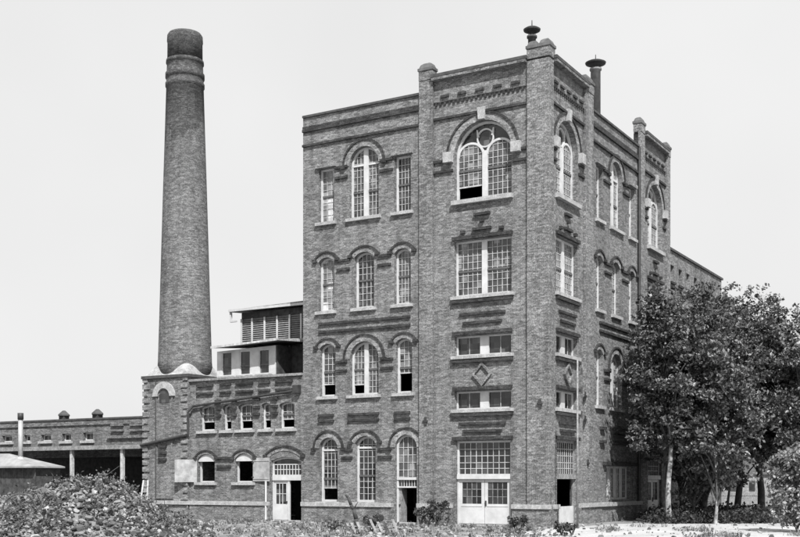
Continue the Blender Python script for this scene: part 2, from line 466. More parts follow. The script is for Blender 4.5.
# left and back walls, roof, inner floors
MB().bx(WX+.003, WX+.4, .403, LY-.4, 0, 22.6).build('party_wall', 'brick', BR)
MB().bx(WX+.003, -.41, LY-.397, LY-.003, 0, 22.6).build('back_wall', 'brick', BR)
MB().bx(WX+.41, -.41, .41, LY-.41, 21.5, 21.75).build('roof', 'tar_roof', BR)
for z in (5.4, 10.4, 15.2):
    MB().bx(WX+.41, -.41, .8, LY-.41, z, z+.25).build('floor_slab', 'interior', BR)

# buttresses with caps
def cap(F, a0, a1, z0, d0, d1, nm='pier_cap'):
    m = MB(); e = .045
    ac, dc = (a0+a1)/2, (d0+d1)/2
    m.box(F, a0-e, a1+e, z0, z0+.14, d0-e, d1+e)
    base = [F.p(a0, z0+.14, d0), F.p(a1, z0+.14, d0), F.p(a1, z0+.14, d1), F.p(a0, z0+.14, d1)]
    w, dd = (a1-a0)*.22, abs(d1-d0)*.22
    mid = [F.p(a0+.08, z0+.34, d0+.08), F.p(a1-.08, z0+.34, d0+.08), F.p(a1-.08, z0+.34, d1-.08), F.p(a0+.08, z0+.34, d1-.08)]
    top = [F.p(ac-w, z0+.42, dc-dd), F.p(ac+w, z0+.42, dc-dd), F.p(ac+w, z0+.42, dc+dd), F.p(ac-w, z0+.42, dc+dd)]
    m.add(base+mid+top, [(0, 1, 5, 4), (1, 2, 6, 5), (2, 3, 7, 6), (3, 0, 4, 7), (4, 5, 9, 8), (5, 6, 10, 9), (6, 7, 11, 10), (7, 4, 8, 11), (8, 9, 10, 11), (3, 2, 1, 0)])
    return m.build(nm, 'cap', BR)
def buttress(F, a0, a1, top, pd=.16):
    MB().box(F, a0, a1, 0, top-.5, .002, pd).build('pier', 'brick', BR)
    MB().box(F, a0-.002, a1+.002, top-.497, top, -.3, pd+.03).build('pier_head', 'brick', BR)
    cap(F, a0, a1, top, -.3, pd+.03)
buttress(FRONT, -7.25, -6.43, 23.8)
# corner pier wraps both faces
MB().bx(-1.07, .14, -.14, -.002, 0, 23.2).build('pier', 'brick', BR)
MB().bx(.002, .14, .002, .42, 0, 23.2).build('pier', 'brick', BR)
MB().bx(-1.07, .16, -.16, .55, 23.302, 23.8).build('pier_head', 'brick', BR)
cap(FRONT, -1.07, -.5, 23.8, -.55, .16); cap(FRONT, -.42, .16, 23.8, -.55, .16)
buttress(SIDE, 4.75, 5.9, 23.55)
buttress(SIDE, 13.75, 14.55, 23.75)
buttress(SIDE, 19.0, 19.67, 23.6)

# string courses and cornices per face
def top_dress(F, a0, a1):
    """corbelled cornice, dashes, dentils and string course of a tower bay"""
    m = MB()
    m.box(F, a0, a1, 23.16, 23.303, .003, .32); m.build('cornice', 'brick', BR)
    k = MB(); k.box(F, a0-.05, a1+.05, 23.306, 23.46, -.42, .34)
    k.build('coping', 'coping', BR)
    s = MB()
    n = 5; w = (a1-a0)
    for i in range(n):
        c = a0+w*(i+.65)/(n+.3); s.box(F, c-.24, c+.24, 22.24, 22.36, .003, .09)
    x = a0+.1
    while x < a1-.14:
        s.box(F, x, x+.11, 21.85, 22.0, .003, .07); x += .26
    s.box(F, a0, a1, 22.003, 22.05, .003, .07)
    s.box(F, a0, a1, 21.1, 21.22, .003, .11)
    s.build('string_course', 'brick_band', BR)
def tower_belts(F, c, w, b0, b1):
    s = MB()
    for z in (18.84, 18.3):
        s.box(F, b0, c-w-.06, z+.02, z+.15, .003, .1105); s.box(F, c+w+.06, b1, z+.02, z+.15, .003, .1105)
    q = w/1.63
    for (h, z, t) in ((.45, 15.85, .14), (.11, 15.5, .14), (.52, 15.1, .14)): s.box(F, c-h*q, c+h*q, z, z+t, .003, .16)
    for sg in (-1, 1): s.box(F, c+sg*1.1*q-.12, c+sg*1.1*q+.12, 15.02, 15.17, .003, .16)
    for (h, z) in ((1.3, 10.76), (1.1, 10.3), (1.33, 5.13), (1.1, 4.74)): s.box(F, c-h*q, c+h*q, z+.02, z+.15, .003, .11)
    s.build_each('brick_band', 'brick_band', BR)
    l = MB()
    for (z, e) in ((14.7, .08), (9.78, .05), (6.92, .05), (4.36, .08)): l.box(F, c-w-e, c+w+e, z, z+.18, .003, .15)
    for z, t in ((11.58, .2), (8.5, .2), (5.74, .2)): l.box(F, c-w-.1, c+w+.1, z-.15, z-.01, .003, .17)  # strips under the sills, their brick darkened to deepen the sill shadow
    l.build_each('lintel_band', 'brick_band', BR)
    # diamond ornament
    D = lambda r: [(c+r*.9, 7.72), (c, 7.72+r), (c-r*.9, 7.72), (c, 7.72-r)]
    MB().ring(F, D(.62), D(.46), .004, .13).build('diamond_ornament', 'brick', BR)
top_dress(FRONT, -6.43, -1.07); top_dress(SIDE, .42, 4.95); top_dress(SIDE, 14.55, 19.0)
tower_belts(FRONT, CF, 1.63, -6.43, -1.07); tower_belts(SIDE, CS, 1.45, .42, 4.95); tower_belts(SIDE, CT, 1.45, 14.55, 19.0)
def bay_dress(F, a0, a1, ztop, W1, W2, W3, dz=0.):
    """W1..W3 = (a0, a1) of the three window columns"""
    s = MB()
    s.box(F, a0, a1, ztop-.82, ztop-.68, .003, .12); s.box(F, a0, a1, ztop-.66, ztop-.5, .003, .07)
    s.box(F, a0, a1, ztop-1.64, ztop-1.52, .003, .12)
    for z in (19.43, 18.86): s.box(F, W1[1]+.08, W2[0]-.1, z+.02, z+.15, .003, .11); s.box(F, W2[1]+.1, W3[0]-.08, z+.02, z+.15, .003, .11)
    for z in (14.3, 13.8): s.box(F, W1[1]+.22, W2[0]+.05, z+.02, z+.15, .003, .11); s.box(F, W2[1]-.02, W3[0]-.2, z+.02, z+.15, .003, .11)
    for z in (8.72+dz, 8.24+dz): s.box(F, W1[1]+.15, W2[0]-.14, z+.02, z+.15, .003, .11); s.box(F, W2[1]+.14, W3[0]-.06, z+.02, z+.15, .003, .11)
    for z in (10.9, 10.45): s.box(F, a0+1.1, a1-.6, z+.02, z+.15, .003, .1105)
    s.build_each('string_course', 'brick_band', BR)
    MB().box(F, a0, a1, ztop+.003, ztop+.12, -.42, .1).build('coping', 'coping', BR)
bay_dress(FRONT, WX, -7.25, 22.62, (-13.76, -12.72), (-11.72, -9.84), (-8.85, -7.84))
bay_dress(SIDE, 6.05, 13.75, 22.3, (6.7, 7.72), (8.95, 10.85), (12.1, 13.12), -.4)
s = MB()
for z in (19.64,):
    for (F, a0, a1) in ((FRONT, -13.76, -12.72), (FRONT, -8.85, -7.84), (SIDE, 6.7, 7.72), (SIDE, 12.1, 13.12)):
        s.box(F, a0-.14, a1+.14, z, z+.2, .003, .15)
s.build_each('stone_lintel', 'brick_arch', BR)
s = MB()
for (a0, a1) in ((-13.75, -12.72), (-11.78, -9.8), (-8.82, -7.86)):
    for z in (5.82, 5.5): s.box(FRONT, a0, a1, z+.02, z+.15, .003, .11)
for z in (3.9, 3.46):
    s.box(FRONT, -12.2, -11.5, z+.02, z+.15, .003, .11); s.box(FRONT, -9.85, -9.0, z+.02, z+.15, .003, .11)
for z in (5.1, 4.35): s.box(SIDE, 7.2, 7.85, z, z+.16, .003, .2)
for z in (5.1, 4.72, 4.3): s.box(SIDE, 9.3, 12.0, z, z+.15, .003, .2)
s.box(SIDE, 7.7, 13.0, 3.14, 3.34, .003, .22)
s.build_each('brick_band', 'brick_band', BR)
# water table and plinth
wt = MB()
for (F, a0, a1) in ((FRONT, WX, -8.9), (FRONT, -7.36, -5.3), (FRONT, -1.88, .2), (SIDE, .3, 1.0), (SIDE, 4.05, 7.0), (SIDE, 7.0, 13.7)):
    lift = .26 if F is SIDE and a0 == 7.0 else 0.
    wt.box(F, a0, a1, .86, 1.08-.003*(a0 == 7.0), .003, .26+lift*.2)
wt.build_each('water_table', 'stone', BR)
pl = MB()
for (F, a0, a1) in ((FRONT, WX, -8.9), (FRONT, -7.36, -5.3), (FRONT, -1.88, .17), (SIDE, .18, 1.0), (SIDE, 4.05, 13.7)): pl.box(F, a0, a1, -.3, .857, .003, .18)
pl.build_each('plinth', 'brick', BR)
MB().lathe([(.14, 0), (.14, .05)], 14).v
v = MB(); n = 14
v.prism(FRONT, [(-9.55+.16*math.cos(2*math.pi*i/n), .3+.16*math.sin(2*math.pi*i/n)) for i in range(n)], .19, .24); v.build('basement_vent', 'black_iron', BR)
for (F, a, z) in ((FRONT, -.35, 6.1), (SIDE, 4.6, 6.75), (SIDE, 4.6, 5.5), (SIDE, 5.0, 3.2), (FRONT, -6.85, 5.4)):
    MB().box(F, a-.07, a+.07, z-.22, z+.22, .162, .2).box(F, a-.16, a+.16, z-.05, z+.05, .2, .22).build('wall_anchor', 'black_iron', BR)
MB().tube(SIDE.p(13.62, .3, .12), SIDE.p(13.62, 22.2, .12), .09).build('downpipe', 'black_iron', BR)

# arched entrance door
def entrance():
    F = FRONT; a0, a1, z0, z1, rise = DO; dep = .22
    m = MB(); m.ring(F, outline(a0, a1, z0, z1, rise, -.012, -.0), outline(a0, a1, z0, z1, rise, .1, .02), -dep-.06, -dep+.06)
    m.box(F, a0+.02, a1-.02, 2.32, 2.46, -dep-.05, -dep+.1); m.box(F, a0+.02, a1-.02, 1.9, 1.98, -dep-.05, -dep+.08)
    w = m.build('entrance_door', 'white_paint', BR)
    MB().prism(F, outline(a0, a1, 2.4, z1, rise, .02), -dep-.03, -dep-.015).build('fanlight', 'glass_dusty', w)
    b = MB()
    for i in range(1, 4):
        a = a0+.1+(a1-a0-.2)*i/4; b.box(F, a-.016, a+.016, 2.46, head_z(a, a0, a1, z1, rise)-.05, -dep-.012, -dep+.014)
    for z in (2.85, 3.25, 3.65, 4.05): b.box(F, a0+.1, a1-.1, z-.015, z+.015, -dep-.011, -dep+.013)
    for i in range(1, 7):
        a = a0+.1+(a1-a0-.2)*i/7; b.box(F, a-.015, a+.015, 1.98, 2.32, -dep-.012, -dep+.014)
    b.build('sash_bars', 'off_white', w)
    MB().box(F, a0+.05, a1-.05, 1.98, 2.32, -dep-.03, -dep-.015).build('transom_pane', 'glass', w)
    MB().box(F, a0+.1, a0+.24, .03, 1.9, -dep-.6, -dep-.02).build('door_leaf', 'grey_board', w)
    MB().box(F, a0+.12, a0+.2, .95, 1.02, -dep-.0, -dep+.05).build('handle', 'black_iron', w)
    hood(F, a0, a1, z1, rise, BR, .42)
    MB().box(F, a0-.1, a1+.1, -.2, .02, -.5, .3).build('door_step', 'stone', BR)
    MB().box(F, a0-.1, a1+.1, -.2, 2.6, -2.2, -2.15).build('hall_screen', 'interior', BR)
entrance()
def big_door(F, c, w, closed=True):
    fm = 'white_paint' if closed else 'grey_board'
    a0, a1 = c-w+.1, c+w-.05; dep = .22
    m = MB(); m.ring(F, outline(a0, a1, .02, 4.32, 0, -.012, 0), outline(a0, a1, .02, 4.32, 0, .1, .01), -dep-.06, -dep+.06)
    m.box(F, a0+.02, a1-.02, 2.36, 2.62, -dep-.05, -dep+.16)
    g = m.build('carriage_door', fm, BR)
    p = MB(); p.box(F, a0+.05, a1-.05, 2.6, 4.3, -dep-.03, -dep-.015); p.build('pane', 'glass', g)
    b = MB()
    for i in range(1, 9):
        a = a0+.1+(a1-a0-.2)*i/9; b.box(F, a-.016, a+.016, 2.62, 4.22, -dep-.012, -dep+.014)
    for z in (2.9, 3.2, 3.55, 3.9): b.box(F, a0+.1, a1-.1, z-.016, z+.016, -dep-.011, -dep+.013)
    b.build('sash_bars', 'off_white', g)
    mid = (a0+a1)/2
    for k, (l0, l1) in enumerate(((a0+.1, mid-.012), (mid+.012, a1-.1))):
        lf = MB(); x0, x1 = l0+.17, l1-.17
        if not closed:
            lf.box(F, l0, l1, .06, .95, -dep-.03, -dep+.03)
            lf.build('half_door', 'white_paint', g); continue
        lf.box(F, l0, l1, .06, 1.08, -dep-.03, -dep+.03); lf.box(F, l0, l1, 2.2, 2.35, -dep-.03, -dep+.03)
        lf.box(F, l0, x0, 1.083, 2.197, -dep-.03, -dep+.03); lf.box(F, x1, l1, 1.083, 2.197, -dep-.03, -dep+.03)
        lf.box(F, l0+.12, l1-.12, .95, .98, -dep+.032, -dep+.05)
        L = lf.build('door_leaf', 'white_paint', g)
        MB().box(F, x0-.01, x1+.01, 1.07, 2.21, -dep-.01, -dep+.0).build('pane', 'glass', L)
        bb = MB()
        for i in range(1, 4):
            a = x0+(x1-x0)*i/4; bb.box(F, a-.014, a+.014, 1.08, 2.2, -dep+.002, -dep+.02)
        for z in (1.45, 1.83): bb.box(F, x0, x1, z-.014, z+.014, -dep+.002, -dep+.019)
        bb.build('sash_bars', 'grey_board', L)
        if k: MB().box(F, l0+.03, l0+.1, .98, 1.25, -dep+.03, -dep+.08).build('handle', 'black_iron', L)
    MB().box(F, a0-.1, a1+.1, -.25, .018, -.4, .35).build('door_step', 'stone', BR)
big_door(FRONT, CF, 1.63); big_door(SIDE, CS, 1.45, False); big_door(SIDE, CT, 1.45)

# roof ventilators
def ventilator(x, y, zt, label):
    t = thing('roof_ventilator', label, 'ventilator', (x, y, 21.75), 0, 'mushroom ventilators on the brick building')
    r = .28 if zt > 25.2 else .2
    MB().lathe([(r, 0), (r, zt-21.75-.12), (r+.06, zt-21.75-.1), (r+.06, zt-21.75)], 16, (x, y), 21.75).build('pipe', 'louvre' if r > .25 else 'coping', t, True)
    k = 1.35 if r > .25 else 1.
    MB().lathe([(.05*k, .2), (.3*k, .2), (.42*k, .26), (.44*k, .33), (.3*k, .42), (.1*k, .47), (.03, .5), (.02, .8)], 20, (x, y), zt).build('cap', 'black_iron', t)
    s = MB()
    for i in range(4):
        a = i*math.pi/2+.4; s.tube((x+r*.8*math.cos(a), y+r*.8*math.sin(a), zt-.1), (x+r*.9*math.cos(a), y+r*.9*math.sin(a), zt+.25), .012, n=5)
    s.build('stay', 'black_iron', t)
ventilator(-1.25, .9, 24.85, 'short black mushroom ventilator behind the corner pier of the tall building')
ventilator(-.9, 9.0, 25.68, 'taller thick pipe with dark mushroom cap behind the right side parapet')

# ---------------------------------------------------------------- rear wing
RB = thing('rear_building', 'long lower brick wing behind the tall building, half hidden by the trees', 'building', (0, 20, 0))
H = []
FR = Face((-.15, 0, 0), (0, 1, 0), (1, 0, 0))
for i in range(6):
    a = 21.1+1.8*i
    WN(FR, H, RB, a-.4, a+.4, 15.35, 16.45, rail=None, cols=2, pitch=.5, fw=.07, glassm='glass', sill=False)
for i in range(4):
    for z in (3.2, 7.2, 11.2): WN(FR, H, RB, 21.8+3*i, 23.0+3*i, z, z+2.3, .3, .3, cols=3, rail=z+1.1, glassm='glass')
for (F, root, g, hw, k) in specF:
    window(F, root, *g, **k)
    if hw: hood(F, g[0], g[1], g[3], g[4], root, hw)
specF.clear()
wall(FR, [(19.68, 0), (33.4, 0), (33.4, 17.35), (19.68, 17.35)], H, .4, 'brick', 'side_wall', RB)
MB().bx(-12, -.553, 33.0, 33.39, 0, 17.3).build('back_wall', 'brick', RB)
MB().bx(-12.4, -12, 19.7, 33.39, 0, 17.3).build('far_wall', 'brick', RB)
MB().bx(-12, -.56, 19.7, 33.0, 17.0, 17.2).build('roof', 'tar_roof', RB)
s = MB()
for i in range(6):
    a = 21.1+1.8*i; s.box(FR, a-.4, a+.4, 14.9, 15.04, .003, .16)
    s.box(FR, a-.5, a+.5, 15.2, 15.34, .003, .12)
s.build_each('brick_band', 'brick_band', RB)
MB().box(FR, 19.7, 33.5, 17.353, 17.5, -.45, .12).build('coping', 'coping', RB)

# ---------------------------------------------------------------- low wing left of the main block
WG = thing('factory_wing', 'two storey brick wing between the chimney and the tall building, with iron shutters', 'building', (-19, 0, 0))
H = []
ups = [(-22.35, -21.2), (-20.6, -19.95), (-19.45, -18.38), (-17.75, -17.07), (-16.48, -15.42)]
for i, (a0, a1) in enumerate(ups):
    WN(FRONT, H, WG, a0, a1, 5.25, 6.75, .14, lights=1, cols=3 if a1-a0 > 1 else 2, pitch=.42, rail=6.05, opens=((0, .42),), fw=.09, glassm='glass_dusty')
for (a0, a1) in ((-22.5, -21.2), (-19.68, -18.36)):
    WN(FRONT, H, WG, a0, a1, 2.2, 3.86, .32, .26, cols=1, pitch=9, fw=.07, glassm='glass', opens=((0, 1.16),))
DW = (-17.05, -14.95, .03, 3.62, .2)
H.append(outline(*DW))
for (F, root, g, hw, k) in specF:
    w = window(F, root, *g, **k)
    if hw:
        hood(F, g[0], g[1], g[3], g[4], root, hw, thick=.08)
        a0, a1 = g[0], g[1]
        pts = [q for q in outline(a0, a1, 3.4, g[3], g[4], .02)]
        MB().prism(F, pts, -.13, -.06).build('arch_board', 'white_paint', w)
specF.clear()
wall(FRONT, [(-23.1, 0), (WX-.003, 0), (WX-.003, 8.2), (-23.1, 8.2)], H, .4, 'brick', 'front_wall', WG)
MB().bx(-23.1, WX-.01, 9, 9.3, 0, 8.1).build('back_wall', 'brick', WG)
MB().bx(-23.1, -22.8, .403, 9, 0, 8.1).build('end_wall', 'brick', WG)
MB().bx(-22.79, WX-.01, .403, 9, 7.6, 7.8).build('roof', 'tar_roof', WG)
MB().bx(-22.79, WX-.01, .7, 9, 4.3, 4.5).build('floor_slab', 'interior', WG)
MB().box(FRONT, -23.15, WX-.003, 8.203, 8.34, -.45, .14).build('coping', 'grey_board', WG)
s = MB()
for c, w in ((-21.9, .62), (-20.35, .4), (-18.95, .62), (-17.5, .4), (-16.1, .58)):
    s.box(FRONT, c-w, c+w, 7.86, 7.98, .003, .14); s.box(FRONT, c-w, c+w, 7.4, 7.52, .003, .14)
for (a, b) in ((-21.1, -20.68), (-19.85, -19.53), (-18.3, -17.83), (-17.0, -16.56)):
    for z in (6.9, 6.45, 6.05): s.box(FRONT, a, b, z, z+.15, .003, .15)
for z in (3.55, 3.05): s.box(FRONT, -20.95, -19.95, z, z+.14, .003, .14)
s.build_each('brick_band', 'brick_band', WG)
wt = MB(); wt.box(FRONT, -26.75, -17.15, .86, 1.08, .203 if 0 else .003, .24); wt.build('water_table', 'stone', WG)
MB().box(FRONT, -23.0, -17.15, -.3, .857, .003, .17).build('plinth', 'brick', WG)
# wing door
def wing_door():
    F = FRONT; a0, a1, z0, z1, rise = DW; dep = .2
    m = MB(); m.ring(F, outline(a0, a1, z0, z1, rise, -.012, 0), outline(a0, a1, z0, z1, rise, .09, .01), -dep-.06, -dep+.06)
    m.box(F, a0+.02, a1-.02, 2.3, 2.62, -dep-.05, -dep+.12)
    m.box(F, -15.98, -15.86, .04, 2.3, -dep-.05, -dep+.07)
    g = m.build('factory_door', 'white_paint', WG)
    MB().prism(F, outline(a0, a1, 2.6, z1, rise, .02), -dep-.03, -dep-.015).build('pane', 'glass', g)
    b = MB()
    for i in range(1, 9):
        a = a0+.1+(a1-a0-.2)*i/9; b.box(F, a-.018, a+.018, 2.62, 3.2, -dep-.012, -dep+.014)
    b.box(F, a0+.1, a1-.1, 2.9, 2.94, -dep-.011, -dep+.013); b.box(F, a0+.1, a1-.1, 3.18, 3.23, -dep-.011, -dep+.016)
    b.build('sash_bars', 'white_paint', g)
    l0, l1 = a0+.1, -15.99
    lf = MB(); lf.box(F, l0, l1, .06, .95, -dep-.02, -dep+.03); lf.box(F, l0, l1, 2.12, 2.29, -dep-.02, -dep+.03)
    lf.box(F, l0, l0+.12, .953, 2.117, -dep-.02, -dep+.03); lf.box(F, l1-.12, l1, .953, 2.117, -dep-.02, -dep+.03)
    L = lf.build('door_leaf', 'white_paint', g)
    MB().box(F, l0+.1, l1-.1, .94, 2.13, -dep-.01, -dep).build('pane', 'glass', L)
    bb = MB(); 
    for i in (1, 2): bb.box(F, l0+.12+.22*i, l0+.15+.22*i, .95, 2.12, -dep+.002, -dep+.02)
    bb.box(F, l0+.12, l1-.12, 1.52, 1.55, -dep+.002, -dep+.019); bb.build('sash_bars', 'white_paint', L)
    MB().box(F, l1-.1, l1-.04, 1.0, 1.12, -dep+.03, -dep+.08).build('handle', 'black_iron', L)
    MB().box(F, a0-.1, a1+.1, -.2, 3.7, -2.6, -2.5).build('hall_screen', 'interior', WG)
    hood(F, a0-.2, a1-.02, 3.98, .42, WG, .32, thick=.1)
    MB().box(F, a0-.1, a1+.1, -.2, .02, -.4, .3).build('door_step', 'stone', WG)
wing_door()
def shutter(hx, ang, sgn, z0, z1, wd):
    """iron shutter hinged at hx, swung out; sgn -1 = opens to the left"""
    ca, sa = math.cos(ang)*sgn, math.sin(ang)
    Fh = Face((hx, -.03, 0), (ca, -sa, 0), (sa*sgn, ca*sgn, 0) if sgn < 0 else (sa*-1, -ca, 0))
    m = MB(); m.box(Fh, 0, wd, z0, z1, 0, .03)
    for q in (.12, z1-z0-.2): m.box(Fh, .02, wd-.02, z0+q, z0+q+.07, .032, .055)
    o = m.build('shutter', 'shutter_paint', WG); o['label'] = 'pale iron shutter swung open beside its window'
    MB().box(Fh, -.05, .09, z0+.2, z0+.27, .056, .08).box(Fh, -.05, .09, z1-.3, z1-.23, .056, .08).build('hinge', 'black_iron', o)
shutter(-22.53, R(28), -1, 2.2, 3.55, 1.35)
shutter(-18.32, R(5), 1, 2.25, 3.6, 1.27)
# gutter pipe
g = MB(); P = lambda a, z, d=.16: FRONT.p(a, z, d)
g.tube(P(-15.2, 7.35), P(-22.75, 6.72), .075); g.tube(P(-22.75, 6.72), P(-23.0, 6.4, .3), .075); g.tube(P(-23.0, 6.4, .3), P(-23.0, 5.05, .3), .075)
g.box(FRONT, -15.35, -14.95, 7.2, 7.65, .01, .3)
g.build('drainpipe', 'black_iron', WG)
MB().tube(P(-17.3, 0, .18), P(-17.3, 2.25, .18), .06).build('white_drainpipe', 'white_paint', WG)

# ---------------------------------------------------------------- chimney
CX, CY = -24.86, 1.56
CH = thing('brick_chimney', 'tall round tapering brick chimney on a square base with white cement fillets', 'chimney', (CX, CY, 0))
m = MB(); prof = []
for z, r in ((8.6, 1.72), (9.6, 1.65), (12, 1.575), (16, 1.46), (20, 1.345), (24, 1.22), (26.55, 1.145), (26.6, 1.2), (26.8, 1.2), (26.84, 1.145), (27.1, 1.14), (27.14, 1.2), (27.4, 1.2), (27.45, 1.12), (28.0, 1.1), (28.04, 1.16), (28.22, 1.15), (28.25, 1.08)): prof.append((r, z))
N = 48
me_m = MB(); me_m.lathe(prof, N, (CX, CY))
o = me_m.build('shaft', 'brick_chimney', CH, False, uv=False)
def cyl_uv(o, cx, cy):
    me = o.data; L = me.uv_layers.new(name='UVMap') if not me.uv_layers else me.uv_layers[0]
    for p in me.polygons:
        base = math.atan2(p.center.y-cy, p.center.x-cx)
        for li in p.loop_indices:
            c = me.vertices[me.loops[li].vertex_index].co
            a = math.atan2(c.y-cy, c.x-cx)
            while a-base > math.pi: a -= 2*math.pi
            while base-a > math.pi: a += 2*math.pi
            L.data[li].uv = (a*1.4, c.z)
    me.shade_smooth()
cyl_uv(o, 0, 0)
t = MB().lathe([(1.08, 28.252), (1.07, 29.3), (1.1, 29.4), (1.08, 29.75), (1.0, 29.88), (.8, 29.9), (.78, 29.0)], N, (CX, CY)).build('chimney_top', 'brick_chimney', CH, False, uv=False)
cyl_uv(t, 0, 0)
BX0, BX1, BY0, BY1 = -26.62, -23.1, -.2, 3.32
b = MB(); b.bx(BX0, BX1-.003, BY0, BY1, 0, 8.5); b.build('base', 'brick', CH)
MB().bx(BX0-.12, BX1+.12, BY0-.12, BY1+.12, 8.503, 8.68).build('base_cornice', 'coping', CH)
# fillets: white skin from square edge up to the round shaft, peaking at the corners
m = MB(); n = 96; rows = []
for k, tt in enumerate((0, .25, .5, .75, 1.)):
    for i in range(n):
        th = 2*math.pi*i/n; c, s_ = math.cos(th), math.sin(th)
        q = 1.76/max(abs(c), abs(s_)); r1 = 1.68
        pk = abs(math.sin(2*th))**2.2
        r = q+(r1-q)*tt*(1 if pk > .02 else 1)
        z = 8.683+(.08+.62*pk)*(tt**(1.2))
        m.v.append((CX+r*c, CY+r*s_, z))
for k in range(4):
    for i in range(n): m.f.append((k*n+i, k*n+(i+1) % n, (k+1)*n+(i+1) % n, (k+1)*n+i))
m.build('cement_fillet', 'white_cement', CH, False)
FB = Face((0, BY0, 0), (1, 0, 0), (0, -1, 0))
s = MB(); z = 1.15; i = 0
while z < 8.3:
    w = .5 if i % 2 == 0 else .34
    s.box(FB, BX0-.06, BX0+w, z, z+.3, .003, .07); s.box(FB, BX1-w, BX1+.0, z, z+.3, .003, .07); z += .42; i += 1
s.build_each('quoin', 'brick_arch', CH)
hs = MB(); c0 = -24.95
def arc(r, n=16): return [(c0+r*math.cos(math.pi*i/n), 7.4+r*math.sin(math.pi*i/n)) for i in range(n+1)]
hs.ring(FB, arc(.88), arc(.48), .003, .12, closed=False).build('arch_stone', 'stone', CH)
nm = MB(); nm.ring(FB, [(c0-.7, 1.2), (c0+.7, 1.2)]+[(c0+.7*math.cos(math.pi*i/12), 7.3+.7*math.sin(math.pi*i/12)) for i in range(13)], [(c0-.58, 1.3), (c0+.58, 1.3)]+[(c0+.58*math.cos(math.pi*i/12), 7.3+.58*math.sin(math.pi*i/12)) for i in range(13)], .003, .06)
nm.build('blind_arch', 'brick', CH)
nm = MB(); nm.prism(FB, [(c0-.4, 7.0), (c0+.4, 7.0)]+[(c0+.4*math.cos(math.pi*i/12), 7.38+.4*math.sin(math.pi*i/12)) for i in range(13)], .004, .02).build('arch_pane', 'glass', CH)
MB().tube(FB.p(-23.1, 5.0, .14), FB.p(-26.75, 4.45, .14), .09).build('drainpipe', 'black_iron', CH)
MB().tube(FB.p(-25.6, 1.2, .06), FB.p(-25.6, 8.4, .06), .035).build('conductor_rod', 'black_iron', CH)
s = MB(); 
for z in (4.55, 4.15, 3.75): s.box(FB, -25.35, -24.75, z-.25, z-.08, .003, .13)
s.build_each('brick_band', 'brick_band', CH)
MB().box(FB, BX0-.12, BX1-.01, .86, 1.08, .003, .12).build('base_water_table', 'stone', CH)

yM = 4.9
def MF(u, v, c):
    rx = (u-400)/1130.; dx = rx*.8618-.5072; dy = rx*.5072+.8619; t = (c+51.98)/dy
    return 22.09+t*dx, 2.2+t*(482-v)/1130.
# ---------------------------------------------------------------- rooftop cabin and louvred monitor
CB = thing('rooftop_cabin', 'white boarded cabin with three windows and a lean-to roof on top of the wing', 'cabin', (-19, 0, 7.8))
yC = .75
FC = Face((0, yC, 0), (1, 0, 0), (0, -1, 0))
H = []; c0, c1 = MF(217, 360, yC)[0], MF(275.5, 360, yC)[0]; e0, e1 = MF(211, 348, 0.)[0], MF(277, 340, 0.)[0]
for (u0, u1) in ((221.5, 232), (239.5, 250.5), (258.5, 269.5)):
    WN(FC, H, CB, MF(u0, 360, yC)[0], MF(u1, 360, yC)[0], 8.5, 9.95, cols=1, pitch=9, rail=9.05, fw=.07, glassm='glass', sill=True)
for (F, root, gg, hw, k) in specF: window(F, root, *gg, **{**k, 'dep': .08})
specF.clear()
wall(FC, [(c0, 7.8), (c1, 7.8), (c1, 10.12), (c0, 10.0)], H, .15, 'white_paint', 'front_wall', CB)
for sgn, x in ((0, c0),): MB().bx(x, x+.12, yC+.16, 4.5, 7.8, 10.0).build('end_wall', 'off_white', CB)
MB().bx(c0+.13, c1+1.86, 4.5, 4.62, 7.8, 10.0).build('back_wall', 'dark_wood', CB)
r = MB(); Fq = Face((0, 0, 0), (1, 0, 0), (0, -1, 0))
r.add([(e0, 0., 10.12), (e1, 0., 10.3), (c1+1.8, 1.3, 10.25), (c1+1.8, 4.8, 10.75), (e0, 4.8, 10.6),
       (e0, 0., 10.2), (e1, 0., 10.38), (c1+1.8, 1.3, 10.37), (c1+1.8, 4.8, 10.87), (e0, 4.8, 10.7)],
      [(4, 3, 2, 1, 0), (5, 6, 7, 8, 9), (0, 1, 6, 5), (1, 2, 7, 6), (2, 3, 8, 7), (3, 4, 9, 8), (4, 0, 5, 9)])
r.build('roof', 'grey_board', CB)
fm = MB(); fm.add([(e0, -.06, 10.1), (e1, -.06, 10.28), (e1, -.004, 10.28), (e0, -.004, 10.1), (e0, -.06, 10.22), (e1, -.06, 10.4), (e1, -.004, 10.4), (e0, -.004, 10.22)],
      [(3, 2, 1, 0), (4, 5, 6, 7), (0, 1, 5, 4), (1, 2, 6, 5), (2, 3, 7, 6), (3, 0, 4, 7)]); fm.build('fascia', 'off_white', CB)
MB().bx(c1+.01, c1+.1, yC+.05, 4.4, 7.82, 10.15).build('open_side_boards', 'dark_wood', CB)
MB().bx(c1+.11, c1+1.8, 2.2, 2.3, 7.82, 10.2).build('porch_back_boards', 'dark_wood', CB)

